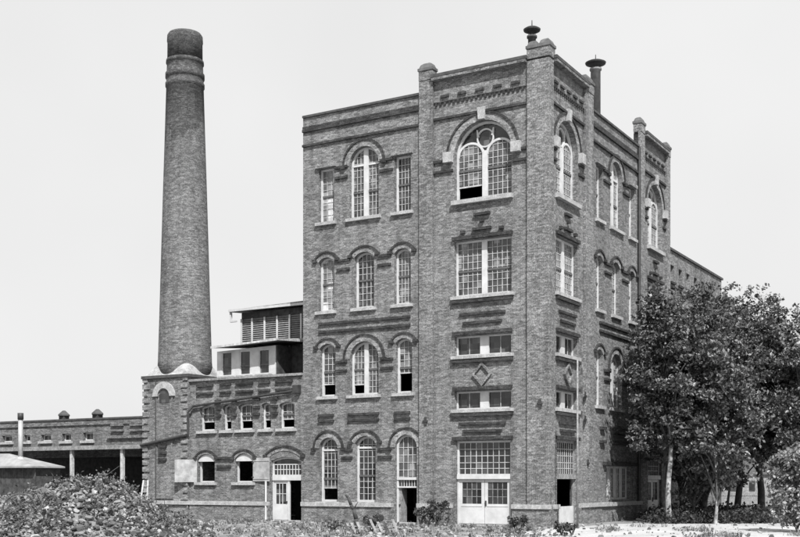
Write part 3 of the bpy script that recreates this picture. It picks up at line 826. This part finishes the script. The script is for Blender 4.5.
MN = thing('louvred_monitor', 'louvred roof monitor with white posts and sloping roof behind the rooftop cabin', 'roof monitor', (-18, 5, 7.8))
FM = Face((0, yM, 0), (1, 0, 0), (0, -1, 0))
x0, zt = MF(241.8, 322, yM); x1 = MF(303, 322, yM)[0]+.6; _, zb = MF(241.8, 342, yM)
_, zr = MF(234, 313, yM)
lv = MB(); z = zb-1.0
while z < zt+.15:
    lv.add([FM.p(x0, z, .06), FM.p(x1, z, .06), FM.p(x1, z+.1, -.04), FM.p(x0, z+.1, -.04), FM.p(x0, z+.02, .07), FM.p(x1, z+.02, .07), FM.p(x1, z+.12, -.03), FM.p(x0, z+.12, -.03)],
           [(0, 1, 2, 3), (4, 7, 6, 5), (0, 4, 5, 1), (2, 6, 7, 3), (0, 3, 7, 4), (1, 5, 6, 2)]); z += .13
lv.build('louvres', 'louvre', MN)
MB().bx(x0, x1, yM+.06, yM+4, 7.8, zr-.1).build('wall', 'dark_wood', MN)
MB().box(FM, x0, x1, zt+.17, zr-.05, -.05, .02).build('boarded_frieze', 'dark_wood', MN)
ps = MB()
for u in (242.3, 253, 265.5, 278, 290.6, 302): 
    x = MF(u, 330, yM)[0]; ps.box(FM, x-.055, x+.055, zb-1, zt+.17, .075, .13)
ps.build_each('post', 'white_paint', MN)
xl = MF(234, 313, yM)[0]; 
r = MB(); r.add([(xl, yM-.5, zr-.02), (x1, yM-.5, zr+.12), (x1, yM+4.4, zr+.5), (xl, yM+4.4, zr+.4), (xl, yM-.5, zr+.12), (x1, yM-.5, zr+.26), (x1, yM+4.4, zr+.64), (xl, yM+4.4, zr+.54)],
      [(3, 2, 1, 0), (4, 5, 6, 7), (0, 1, 5, 4), (1, 2, 6, 5), (2, 3, 7, 6), (3, 0, 4, 7)]); r.build('roof', 'grey_board', MN)
MB().bx(xl-.02, x1, yM-.56, yM-.503, zr-.0, zr+.14).build('fascia', 'white_paint', MN)
MB().bx(xl, xl+.1, yM-.45, yM-.3, zr-.55, zr-.03).bx(xl, xl+.5, yM-.45, yM-.3, zr-.65, zr-.552).build('gutter', 'white_paint', MN)

# ---------------------------------------------------------------- low factory on the far left
LF = thing('low_factory', 'long low brick factory range with small windows and a white edged loading canopy', 'building', (-33, 4, 0))
yL = 4.
FL = Face((0, yL, 0), (1, 0, 0), (0, -1, 0))
xa, za = MF(-40, 426, yL); xb, _ = MF(147, 417, yL)
_, ztop = MF(70, 420.5, yL)
H = []
for (u0, u1, v0, v1) in ((2, 12, 435.5, 442), (24, 30, 435, 441.5), (41, 51, 434.5, 441), (62, 71, 433.5, 441), (83, 93, 432.5, 440.5)):
    p0, p1 = MF(u0, v0, yL), MF(u1, v1, yL)
    WN(FL, H, LF, p0[0], p1[0], MF((u0+u1)/2, v1, yL)[1], MF((u0+u1)/2, v0, yL)[1], cols=2, pitch=9, fw=.09, glassm='glass')
for (F, root, gg, hw, k) in specF: window(F, root, *gg, **k)
specF.clear()
wall(FL, [(xa, 3.9), (-26.3, 3.9), (-26.3, ztop), (xa, ztop)], H, .3, 'brick_far', 'front_wall', LF)
MB().bx(xa, -26.3, yL+3.5, yL+8, 0, ztop-.51).build('inner_wall', 'dark_wood', LF)
MB().bx(xa, -26.3, yL+.31, yL+8, ztop-.5, ztop-.3).build('roof', 'tar_roof', LF)
MB().bx(xa, -26.3, yL-.06, yL+.35, ztop+.003, ztop+.12).build('coping', 'coping', LF)
c = MB(); yc = -.15; zc = MF(70, 447.5, yc)[1]
c.add([(xa, yc, zc-.1), (-26.75, yc, zc-.1), (-26.75, yL-.01, zc+.15), (xa, yL-.01, zc+.15), (xa, yc, zc+.0), (-26.75, yc, zc+.0), (-26.75, yL-.01, zc+.3), (xa, yL-.01, zc+.3)],
      [(3, 2, 1, 0), (4, 5, 6, 7), (0, 1, 5, 4), (1, 2, 6, 5), (2, 3, 7, 6), (3, 0, 4, 7)])
c.build('canopy', 'tar_roof', LF)
MB().bx(xa, -26.75, yc-.06, yc-.003, zc-.16, zc+.1).build('canopy_fascia', 'grey_board', LF)
for u in (72, 122.5):
    x = MF(u, 460, yc+.2)[0]; MB().bx(x-.1, x+.1, yc+.1, yc+.3, .9, zc-.1).build('canopy_post', 'off_white', LF)
s = MB()
for (u0, u1, v) in ((112, 124, 426), (112, 124, 431.5), (131, 146, 425.5), (131, 146, 431), (108, 146, 438)):
    p0, p1 = MF(u0, v, yL), MF(u1, v, yL); z_ = MF((u0+u1)/2, v, yL)[1]; s.box(FL, p0[0], min(p1[0], -26.4), z_, z_+.14, .003, .16)
s.box(FL, xa, -26.31, ztop-.35, ztop-.22, .003, .1)
s.build_each('brick_band', 'brick_far', LF)
MB().bx(xa, -26.8, -.6, yL+3.4, -.2, .9).build('loading_dock', 'dark_wood', LF)
for k, u in enumerate((64, 97.5)):
    x = MF(u, 420, yL+1)[0]; z_ = ztop-.3
    t = thing('roof_turret_vent', ('left' if k == 0 else 'right')+' one of two small dark turret vents on the low factory roof', 'roof vent', (x, yL+1, z_), 0, 'turret vents on the low factory')
    MB().bx(x-.25, x+.25, yL+.75, yL+1.25, z_, z_+.72).build('stack', 'coping', t)
    MB().lathe([(.55, .72), (.55, .8), (.3, .98), (.12, 1.1)], 4, (x, yL+1), z_).build('cap', 'coping', t)

# tin roofed shed at the left edge
ys = -5.
sx1, se = MF(65, 467, ys+2.6); sx0 = MF(-60, 467, ys)[0]; se = MF(20, 466, ys)[1]
SH = thing('tin_roof_shed', 'low shed with pale hipped tin roof and dark board walls at the left edge', 'shed', ((sx0+sx1)/2, ys, 0))
hgt = MF(0, 457, ys+1)[1]
r = MB(); mx = MF(-8, 460, ys)[0]
r.add([(sx0, ys, se), (sx1, ys, se), (sx1, ys+2.6, se), (sx0, ys+2.6, se), (sx0, ys+1.3, hgt+.22), (mx, ys+1.3, hgt+.22), (sx0, ys, se-.1), (sx1, ys, se-.1), (sx1, ys+2.6, se-.1), (sx0, ys+2.6, se-.1)],
      [(0, 1, 5, 4), (1, 2, 5), (2, 3, 4, 5), (0, 4, 3), (6, 9, 8, 7), (0, 6, 7, 1), (1, 7, 8, 2), (2, 8, 9, 3), (3, 9, 6, 0)])
r.build('roof', 'tin', SH)
zpl = MF(20, 495, ys+.4)[1]
w = MB(); x = sx0
while x < sx1-.35:
    w.bx(x, x+.19, ys+.4+random.uniform(0, .02), ys+.45, zpl, se-.102); x += .2
w.build('board_wall', 'dark_wood', SH)
MB().bx(sx0, sx1-.3, ys+.46, ys+2.5, zpl, se-.11).build('inner_wall', 'dark_wood', SH)
MB().bx(sx0, sx1-.3, ys+.1, ys+2.55, -.2, zpl-.003).build('stone_footing', 'stone', SH)
fx = MF(20.5, 450, ys+1)[0]; ft = MF(20.5, 413, ys+1)[1]
FP = thing('flue_pipe', 'thin pale metal flue with a dark top rising from the shed roof', 'flue', (fx, ys+1, hgt-.1))
MB().tube((fx, ys+1, hgt-.5), (fx, ys+1, ft-.4), .14, n=12).build('pipe', 'flue', FP, True)
MB().tube((fx, ys+1, ft-.4), (fx, ys+1, ft), .18, n=12).build('cowl', 'black_iron', FP, True)
MB().lathe([(.3, 0), (.3, .04), (.16, .25)], 12, (fx, ys+1), hgt-.25).build('flashing', 'flue', FP)

# ---------------------------------------------------------------- ground
g = bpy.data.meshes.new('ground')
g.from_pydata([(-900, -400, 0), (900, -400, 0), (900, 1400, 0), (-900, 1400, 0)], [], [(0, 1, 2, 3)])
g.materials.append(MATS['ground_dirt']); go = bpy.data.objects.new('ground', g); COL.objects.link(go)
go.location.z = -.02
tag(go, kind='structure')
rv = [(1.2, -60), (1.0, -3), (1.4, 4), (2.2, 7.6), (6.2, 9.2), (6.6, 30), (6.6, 120), (14, 120), (13, 30), (14, 5), (40, -2), (40, -60)]
g = bpy.data.meshes.new('road'); g.from_pydata([(x, y, -.016) for x, y in rv], [], [tuple(range(len(rv)))])
g.materials.append(MATS['road_dust']); ro = bpy.data.objects.new('road', g); COL.objects.link(ro); tag(ro, kind='structure')

FW = Vector((-.5072, .8619, 0)); RT = Vector((.8619, .5072, 0)); CAM = Vector((22.09, -51.98, 2.2))
def cam_pt(u, Y, z=0.):
    q = CAM+FW*Y+RT*((u-400)/1130.*Y); return Vector((q.x, q.y, z))

def chunk(mb, c, r, tone):
    ico = [(0, 0, 1), (.9, 0, .4), (.28, .85, .4), (-.72, .53, .4), (-.72, -.53, .4), (.28, -.85, .4), (.6, .5, -.5), (-.3, .8, -.5), (-.8, 0, -.5), (-.3, -.8, -.5), (.6, -.5, -.5)]
    e = Matrix.Rotation(random.uniform(0, 6.3), 3, 'Z') @ Matrix.Rotation(random.uniform(0, 6.3), 3, 'X')
    sx, sy, sz = random.uniform(.7, 1.3), random.uniform(.6, 1.2), random.uniform(.35, .9)
    vs = [e @ Vector((x*sx*random.uniform(.75, 1.2), y*sy*random.uniform(.75, 1.2), z*sz))*r+c for x, y, z in ico]
    fs = [(0, i, i % 5+1) for i in range(1, 6)]+[(i, i+5, i % 5+1) for i in range(1, 6)]+[(i+5, (i % 5)+6, i % 5+1) for i in range(1, 6)]+[(10, 9, 8, 7, 6)]
    mb.add(vs, fs, tone)
# rubble heap
prof = [(-90, 1.0), (-40, 1.25), (0, 1.3), (25, 1.45), (50, 1.8), (75, 2.1), (95, 2.3), (112, 2.1), (130, 1.65), (150, .9), (170, .35), (184, .05), (192, .0)]
def hp(u):
    for (a, x), (b, y) in zip(prof, prof[1:]):
        if a <= u <= b: return x+(y-x)*(u-a)/(b-a)
    return 0.
from mathutils import noise as mnoise
def heap_z(u, Y):
    f = max(0., 1-((Y-56)/9.5)**2) if Y < 56 else max(0., 1-((Y-56)/5.)**2)
    return max(0., hp(u)*f**.8*(1+.22*mnoise.noise(Vector((u*.045, Y*.8, 1.)))+.1*mnoise.noise(Vector((u*.15, Y*2.4, 5.)))))
from mathutils import noise as mnoise
HPc = cam_pt(80, 56)
hb = MB(); nu, ny = 90, 60; idx = []
for j in range(ny+1):
    for i in range(nu+1):
        u = -90+310*i/nu; Y = 45+16.5*j/ny
        q = cam_pt(u, Y); hb.v.append((q.x, q.y, heap_z(u*56/Y+ (0 if 1 else 0), Y)-.05))
for j in range(ny):
    for i in range(nu):
        k = j*(nu+1)+i; hb.f.append((k, k+1, k+nu+2, k+nu+1)); hb.tone.append(.17)
HE = thing('rubble_heap', 'large heap of broken stone, brick and weeds in front of the canopy', 'rubble heap', (HPc.x, HPc.y, 0), kind='stuff')
hb.build('heap_core', 'rubble', HE, recalc=False)
ck = MB(); lv = MB()
def leafq(mb, c, s, tone, up=.3):
    n = Vector((random.gauss(0, 1), random.gauss(0, 1), random.gauss(0, 1)+up)).normalized()
    u = n.orthogonal().normalized(); w = n.cross(u); a = random.uniform(0, 6.28)
    uu = u*math.cos(a)+w*math.sin(a); ww = n.cross(uu)
    mb.add([c-uu*s*.5, c-ww*s*.3+n*s*.06, c+uu*s*.5, c+ww*s*.3+n*s*.06], [(0, 1, 2, 3)], tone)
for i in range(9500):
    Y = random.uniform(45, 60.5); u = random.uniform(-60, 212); z = heap_z(u*56/Y, Y)
    if z < .06 and random.random() > .3: continue
    r = min(.22, .045+random.expovariate(20)); q = cam_pt(u, Y, z+random.uniform(-.05, .1))
    chunk(ck, q, r, random.choice((.03, .04, .06, .08, .1, .14, .19, .28))*random.uniform(.8, 1.2))
for i in range(1000):
    Y = random.uniform(45.5, 60); u = random.uniform(-60, 205); z = heap_z(u*56/Y, Y)
    if z < .1 or mnoise.noise(Vector((u*.035, Y*.35, 3.))) < -.05: continue
    for k in range(random.randint(8, 20)):
        leafq(lv, cam_pt(u, Y, z)+Vector((random.gauss(0, .16), random.gauss(0, .16), abs(random.gauss(.12, .14)))), random.uniform(.1, .2), random.choice((.04, .07, .11, .18)), .8)
    if random.random() < .12:
        b0 = cam_pt(u, Y, z); lv.tube(b0, b0+Vector((random.gauss(0, .5), random.gauss(0, .5), random.uniform(.2, .7))), .03, .012, 4, False, .06)
ck.build('broken_stones', 'rubble', HE, recalc=False)
lv.build('weeds', 'weed', HE, recalc=False)

# weeds and stones over the waste ground
gw = MB(); gs = MB()
def tuft(c, h, n, tone):
    for k in range(n):
        a = random.uniform(0, 6.28); b = c+Vector((random.gauss(0, h*.35), random.gauss(0, h*.35), 0))
        t = b+Vector((math.cos(a)*h*.45, math.sin(a)*h*.45, h*random.uniform(.6, 1.1)))
        w = Vector((-math.sin(a), math.cos(a), 0))*h*.07
        gw.add([b-w, b+w, t], [(0, 1, 2)], tone*random.uniform(.7, 1.3))
for i in range(1500):
    u = random.uniform(150, 830); Y = random.uniform(44, 68) if u < 560 else random.uniform(44, 56)
    q = cam_pt(u, Y)
    if q.y > -.5 and q.x < .6: continue
    d = mnoise.noise(Vector((q.x*.35, q.y*.35, 7.)))
    if d < (-.02 if u < 540 else .22): continue
    h = random.uniform(.1, .32); tuft(q, h, 9, random.choice((.06, .1, .16, .24)))
    for k in range(4): leafq(gw, q+Vector((random.gauss(0, .12), random.gauss(0, .12), random.uniform(.03, h*.8))), .13, random.choice((.08, .14, .2)), 1.2)
for i in range(3000):
    u = random.uniform(150, 820); Y = random.uniform(44, 67); q = cam_pt(u, Y, .01)
    if q.y > -.4 and q.x < .6: continue
    if u > 560 and random.random() < .8: continue
    chunk(gs, q, min(.13, .025+random.expovariate(22)), random.choice((.08, .12, .2, .3)))
tag(gw.build('weeds', 'weed', recalc=False), kind='stuff'); tag(gs.build('loose_stones', 'rubble', recalc=False), kind='stuff')

# ---------------------------------------------------------------- plants and trees
def leaf_cloud(mb, c, r, n, s, tones, flat=.8):
    for k in range(n):
        d = Vector((random.gauss(0, 1), random.gauss(0, 1), random.gauss(0, 1))).normalized()*r*random.random()**.45
        d.z *= flat
        leafq(mb, c+d, s*random.uniform(.5, 1.5), random.choice(tones)*random.uniform(.8, 1.2), .35)
TL = (.03, .05, .08, .11, .16)
def tree(name, base, h, cr, z_low, trunk_r, label, pale=False, lean=(0, 0), nclump=70, per=120, leaf=.24, trunk_h=None, multi=1, grp='leafy trees beside the right wall'):
    t = thing(name, label, 'tree', (base[0], base[1], 0), 0, grp)
    b = Vector((base[0], base[1], -.1)); ln = Vector((lean[0], lean[1], 0))
    tr = MB(); hh = trunk_h or h*.62
    def axis(z): 
        return b+Vector((0, 0, z))+ln*(z/hh)+Vector((.14*math.sin(z*.9+base[0]), .12*math.sin(z*.7+base[1]*2), 0))
    seg = 9
    for i in range(seg):
        za, zb_ = hh*i/seg, hh*(i+1)/seg
        ra = trunk_r*(1-.65*i/seg)*(1.35 if i == 0 else 1); rb = trunk_r*(1-.65*(i+1)/seg)
        tr.tube(axis(za), axis(zb_), ra, rb, 9, False)
    tr.build('trunk', 'pale_bark' if pale else 'bark', t, True)
    lb = MB(); cl = MB()
    cz = (h+z_low)/2; rz = (h-z_low)/2
    top = axis(hh)
    for i in range(nclump):
        while True:
            p = Vector((random.uniform(-1, 1), random.uniform(-1, 1), random.uniform(-1, 1)))
            if .25 < p.length < 1: break
        wob = .85+.35*mnoise.noise(Vector((p.x*2+base[0], p.y*2, p.z*2+base[1])))*1.4
        wz = 1-.35*max(0, p.z)                                       # narrower towards the top
        c = Vector((top.x+p.x*cr*wob*wz, top.y+p.y*cr*wob*wz, cz+p.z*rz*wob))
        c.z = max(c.z, z_low*.8)
        if i < nclump*.45:
            zs_ = min(hh, max(z_low*.6, c.z-random.uniform(1, 3))); s0 = axis(zs_)
            md = s0.lerp(c, .5)+Vector((0, 0, .25))
            lb.tube(s0, md, .07, .045, 5, False); lb.tube(md, c, .045, .018, 5, False)
        kt = random.choice((.45, .7, 1., 1.25, 1.5)); leaf_cloud(cl, c, random.uniform(.5, .95), int(per*random.uniform(.6, 1.3)), leaf, [q*kt for q in TL], .55)
    for i in range(int(nclump*2.2)):                                  # loose sprigs at the outline
        while True:
            p = Vector((random.uniform(-1, 1), random.uniform(-1, 1), random.uniform(-.7, 1)))
            if .8 < p.length < 1.12: break
        c = Vector((top.x+p.x*cr, top.y+p.y*cr, cz+p.z*rz))
        leaf_cloud(cl, c, random.uniform(.18, .4), 14, leaf, TL)
    lb.build('limbs', 'bark', t, True)
    cl.build('crown', 'leaf', t, recalc=False)
    return t
def tz(v, Y): return 2.2+(482-v)/1130.*Y
TREES = [
 (672, 61, 296, 2.1, 2.9, .17, 'leafy tree nearest the building with the thickest pale trunk, leaning right', True, (-.3, -.2)),
 (695, 62.5, 298, 2.5, 1.6, .09, 'slender dark stemmed tree second from the building in the row', False, (.1, .1)),
 (706, 64, 292, 2.9, 1.7, .16, 'full dark stemmed leafy tree just left of the thin pale stem', False, (.1, .1)),
 (716, 60, 312, 2.6, 1.3, .09, 'pale stemmed leafy tree in the middle of the row in front', True, (-.2, .1)),
 (727, 65, 290, 2.8, 1.7, .08, 'leafy tree with a thin dark stem reaching highest in mid row', False, (.2, 0)),
 (738, 68, 290, 2.9, 3.0, .22, 'dark trunked leafy tree left of the bright gap under the crowns', False, (.1, .1)),
 (759, 67, 300, 3.0, 2.8, .24, 'dark trunked leafy tree between the two bright gaps', False, (-.1, .2)),
 (774, 65, 314, 2.8, 2.9, .22, 'dark trunked leafy tree right of both bright gaps', False, (.1, 0)),
 (800, 63, 346, 3.0, 1.6, .2, 'leafy tree cut by the right edge behind the sunlit bush', False, (0, 0)),
 (666, 62.5, 290, 1.8, 3.8, .1, 'thin dark stemmed tree close against the tower wall', False, (-.1, 0)),
 (682, 68, 298, 2.9, 1.4, .16, 'dark stemmed leafy tree just behind the first pale trunks', False, (0, 0)),
 (700, 74, 294, 3.4, 1.2, .2, 'leafy tree at the back of the row against the lower rear wing', False, (0, 0)),
 (716, 80, 296, 3.0, 1.6, .22, 'leafy tree deep behind the middle of the row', False, (0, 0)),
 (780, 90, 345, 4.2, 4.6, .3, 'distant rounder tree seen behind the right end of the row', False, (0, 0)),
]
for (u, Y, v, cr, zl, trr, lab, pale, ln) in TREES:
    tree('broadleaf_tree', cam_pt(u, Y), tz(v, Y)+.3, cr, zl, trr, lab, pale, ln, int(30*cr), 215, .19)
# undergrowth along the foot of the trees
ug = MB()
for i in range(900):
    a = random.random(); u = 648+122*a; Y = random.uniform(60, 72)
    q = cam_pt(u, Y)
    if q.x < .5: continue
    leaf_cloud(ug, q+Vector((0, 0, .2)), random.uniform(.3, .8), 24, .17, (.02, .04, .06), 1.1)
tag(ug.build('undergrowth', 'weed', recalc=False), kind='stuff')
# shrubs
def shrub(q, r, h, n, label, name='shrub', tones=(.04, .06, .09), leaf=.14, stems=6, grp=None):
    t = thing(name, label, 'shrub', (q.x, q.y, 0), 0, grp)
    st = MB(); lf = MB()
    for i in range(stems):
        a = random.uniform(0, 6.28); e = q+Vector((math.cos(a)*r*.6, math.sin(a)*r*.6, h*random.uniform(.6, 1.)))
        st.tube(q, e, .03, .01, 5, False)
        leaf_cloud(lf, e, r*.3, n//(2*stems), leaf, tones)
    for i in range(n//40):
        p = Vector((random.gauss(0, .4), random.gauss(0, .4), random.uniform(.1, .9)))
        leaf_cloud(lf, q+Vector((p.x*r, p.y*r, p.z*h)), .28*r, 22, leaf, tones)
    st.build('stem', 'bark', t); lf.build('foliage', 'leaf', t, recalc=False)
    return t
shrub(cam_pt(437, 57), .75, 1.25, 900, 'dark dense bush against the front wall between the arched door and the white doors')
shrub(cam_pt(421, 56.5), .55, .9, 350, 'thin straggly bush beside the arched doorway, left of the denser one', stems=9)
for e, hh in ((cam_pt(424, 57), 2.2), (cam_pt(434, 57), 2.3)): pass
shrub(cam_pt(518, 47), .5, .75, 500, 'low dark weed clump on the ground in front of the white doors')
shrub(cam_pt(562, 47), .45, .5, 300, 'low dark weed clump in front of the corner pier')
shrub(cam_pt(572, 46.5), .3, .45, 200, 'small dark weed clump right of the one at the corner pier')
shrub(cam_pt(797, 50), 1.35, 3.9, 9000, 'tall sunlit bush cut off by the right edge of the picture', tones=(.1, .16, .24), leaf=.16, stems=12)
shrub(cam_pt(372, 50), .5, .7, 300, 'low leafy weed in front of the second ground floor window', stems=10)
shrub(cam_pt(333, 51), .6, .5, 250, 'low spreading weed in front of the first ground floor window', tones=(.08, .12, .16))

q = cam_pt(577.5, 54)
UP = thing('utility_pole', 'slim pale pole with dark insulator arms beside the corner of the tall building', 'pole', (q.x, q.y, 0))
MB().tube((q.x, q.y, -.1), (q.x, q.y, 8.1), .055, .04, 10).build('shaft', 'grey_board', UP, True)
for z in (7.35, 6.45, 5.3):
    m = MB(); m.tube(Vector((q.x, q.y, z)), Vector((q.x, q.y, z))+RT*.2, .022, n=5); m.tube(Vector((q.x, q.y, z-.02))+RT*.2, Vector((q.x, q.y, z+.3))+RT*.2, .05, .04, 8)
    m.build('insulator', 'black_iron', UP)
# leaning dead branch, broken pickets, cart wheel, ladder
br = thing('dead_branch', 'dark bent dead branch sticking up from the weeds before the wall', 'branch', tuple(cam_pt(356, 52)))
m = MB(); pts = [cam_pt(357, 52, 0), cam_pt(356, 52, .5), cam_pt(353.5, 52, .95), cam_pt(351, 52, 1.15), cam_pt(348, 52, 1.5), cam_pt(345.5, 52, 1.62)]
rr = (.1, .1, .085, .075, .07, .05, .03)
for i in range(len(pts)-1): m.tube(pts[i], pts[i+1], rr[i], rr[i+1], 7, True)
m.tube(pts[2], cam_pt(358, 52, 1.3), .04, .015, 6); m.build('wood', 'dark_wood', br, True)
pk = thing('broken_pickets', 'row of broken weathered pickets leaning in the weeds below the arched door', 'fence piece', tuple(cam_pt(375, 48.5)))
for i in range(8):
    u = 346+i*7+random.uniform(-1, 1); b0 = cam_pt(u+2.5+random.uniform(-1,1), 48.5, -.02); t0 = cam_pt(u-2.5+random.uniform(-2,2), 48.8, random.uniform(.35, .62))
    d = (t0-b0).normalized(); sd = RT*.055; nn = FW*.012
    m = MB(); m.add([b0-sd-nn, b0+sd-nn, b0+sd+nn, b0-sd+nn, t0-sd-nn, t0+sd-nn, t0+sd+nn, t0-sd+nn], [(0, 1, 2, 3), (4, 7, 6, 5), (0, 4, 5, 1), (1, 5, 6, 2), (2, 6, 7, 3), (3, 7, 4, 0)])
    m.build('picket', 'grey_board' if i % 3 else 'dark_wood', pk)
m = MB(); m.tube(cam_pt(344, 48.8, .3), cam_pt(404, 48.8, .22), .03, n=5); m.build('rail', 'grey_board', pk)
def wheel():
    c = cam_pt(19, 49.5, 1.0); r = .72
    t = thing('cart_wheel', 'old spoked cart wheel half buried in the left end of the rubble', 'wheel', tuple(c))
    ax = (-FW+Vector((0, 0, .25))).normalized(); u = RT; w = ax.cross(u).normalized()
    n = 28; m = MB()
    for i in range(n):
        a, b_ = 2*math.pi*i/n, 2*math.pi*(i+1)/n
        m.tube(c+(u*math.cos(a)+w*math.sin(a))*r, c+(u*math.cos(b_)+w*math.sin(b_))*r, .035, n=6, caps=False)
    m.build('rim', 'bark', t)
    s = MB()
    for i in range(12):
        a = 2*math.pi*i/12; s.tube(c, c+(u*math.cos(a)+w*math.sin(a))*r, .018, n=5)
    s.build('spokes', 'bark', t)
    MB().tube(c-ax*.12, c+ax*.12, .09, n=10).build('hub', 'dark_wood', t)
wheel()
ld = thing('wooden_ladder', 'short pale ladder leaning by the corner of the chimney base', 'ladder', tuple(cam_pt(142, 64)))
m = MB(); L0, L1 = cam_pt(138.5, 64, .3), cam_pt(143.5, 65, 2.3); M0, M1 = cam_pt(146, 64.6, .3), cam_pt(148, 65.4, 2.3)
MB().tube(L0, L1, .05, n=6).tube(M0, M1, .05, n=6).build('rails', 'off_white', ld)
for k in range(1, 6): m.tube(L0.lerp(L1, k/6), M0.lerp(M1, k/6), .025, n=5)
m.build('rungs', 'off_white', ld)

# pale house and board fence far behind the trees
hq = cam_pt(752, 150)
HS_ = thing('distant_house', 'pale low house seen through the gap under the trees', 'house', (hq.x, hq.y, 0))
Fh = Face((hq.x, hq.y, 0), tuple(RT), tuple(-FW))
MB().box(Fh, -4, 5, 0, 3.2, -7, 0).build('wall', 'grey_board', HS_)
m = MB(); m.prism(Face(tuple(Vector((hq.x, hq.y, 0))+RT*-4.4), tuple(FW), tuple(-RT)), [(-.4, 3.203), (7.4, 3.203), (3.5, 5.6)], -9.8, 0.); m.build('roof', 'coping', HS_)
for a in (-2.5, 0, 2.8): MB().box(Fh, a-.4, a+.4, 1., 2.4, .003, .05).build('window', 'glass', HS_)
fq = cam_pt(755, 105)
FN = thing('board_fence', 'pale board fence crossing behind the tree trunks', 'fence', (fq.x, fq.y, 0))
Ff = Face((fq.x, fq.y, 0), tuple(RT), tuple(-FW)); m = MB()
x = -5.
while x < 8: m.box(Ff, x, x+.14, 0, 1.25, 0, .03); x += .18
m.build('boards', 'grey_board', FN)
MB().box(Ff, -5, 8, .95, 1.05, .033, .08).build('rail', 'grey_board', FN)

# low far hills
m = MB(); n = 60; vs = []; 
for i in range(n+1):
    a = R(-75+150*i/n); d = 800; q = CAM+FW*(d*math.cos(a))+RT*(d*math.sin(a))
    h = 5+5*mnoise.noise(Vector((a*4, 0, 0)))
    vs += [(q.x, q.y, -5), (q.x, q.y, h), (q.x+FW.x*60, q.y+FW.y*60, h*.6)]
m.add(vs, [(3*i, 3*i+3, 3*i+4, 3*i+1) for i in range(n)]+[(3*i+1, 3*i+4, 3*i+5, 3*i+2) for i in range(n)])
tag(m.build('hills', 'hill'), kind='structure')

# ---------------------------------------------------------------- light, sky, camera
w = bpy.data.worlds.new('World'); sc.world = w; w.use_nodes = True
nt = w.node_tree; bg = nt.nodes['Background']
sky = nt.nodes.new('ShaderNodeTexSky'); sky.sky_type = 'NISHITA'; sky.sun_disc = False
SAZ = Vector((math.sin(R(43)), -math.cos(R(43)), 0))     # towards the sun, horizontally
EL = R(49)
sky.sun_elevation = EL; sky.sun_rotation = math.atan2(SAZ.x, SAZ.y)
sky.dust_density = 4.; sky.air_density = 1.2
bw = nt.nodes.new('ShaderNodeRGBToBW'); nt.links.new(sky.outputs[0], bw.inputs[0])
# thin bright overcast veil evens out the sky
mx = nt.nodes.new('ShaderNodeMix'); mx.data_type = 'RGBA'; mx.inputs[0].default_value = .85
nt.links.new(bw.outputs[0], mx.inputs[6])
tc = nt.nodes.new('ShaderNodeTexCoord'); nz = nt.nodes.new('ShaderNodeTexNoise'); nz.inputs['Scale'].default_value = 2.2; nz.inputs['Detail'].default_value = 4
nt.links.new(tc.outputs['Generated'], nz.inputs['Vector'])
rp = nt.nodes.new('ShaderNodeValToRGB'); rp.color_ramp.elements[0].position = .3; rp.color_ramp.elements[1].position = .7
rp.color_ramp.elements[0].color = (.62, .62, .62, 1); rp.color_ramp.elements[1].color = (.7, .7, .7, 1)
nt.links.new(nz.outputs['Fac'], rp.inputs[0])
ml = nt.nodes.new('ShaderNodeVectorMath'); ml.operation = 'SCALE'; ml.inputs['Scale'].default_value = 10.; nt.links.new(rp.outputs[0], ml.inputs[0])
nt.links.new(ml.outputs[0], mx.inputs[7])
nt.links.new(mx.outputs[2], bg.inputs[0]); bg.inputs[1].default_value = .1
sl = bpy.data.lights.new('sun', 'SUN'); sl.energy = 5.0; sl.angle = R(.5); sl.color = (1, 1, 1)
so = bpy.data.objects.new('sun', sl); COL.objects.link(so)
so.rotation_euler = (Vector((SAZ.x*math.cos(EL), SAZ.y*math.cos(EL), math.sin(EL)))).to_track_quat('Z', 'Y').to_euler()
cd = bpy.data.cameras.new('camera'); cam = bpy.data.objects.new('camera', cd); COL.objects.link(cam)
cam.location = CAM; cam.rotation_euler = (R(90), 0, R(30.477))
cd.sensor_width = 36; cd.lens = 1130/800*36; cd.shift_y = (482-268.5)/800; cd.clip_end = 3000
sc.camera = cam
vs = sc.view_settings; vs.view_transform = 'Standard'; vs.look = 'None'; vs.exposure = .5; vs.gamma = 1; vs.use_curve_mapping = False
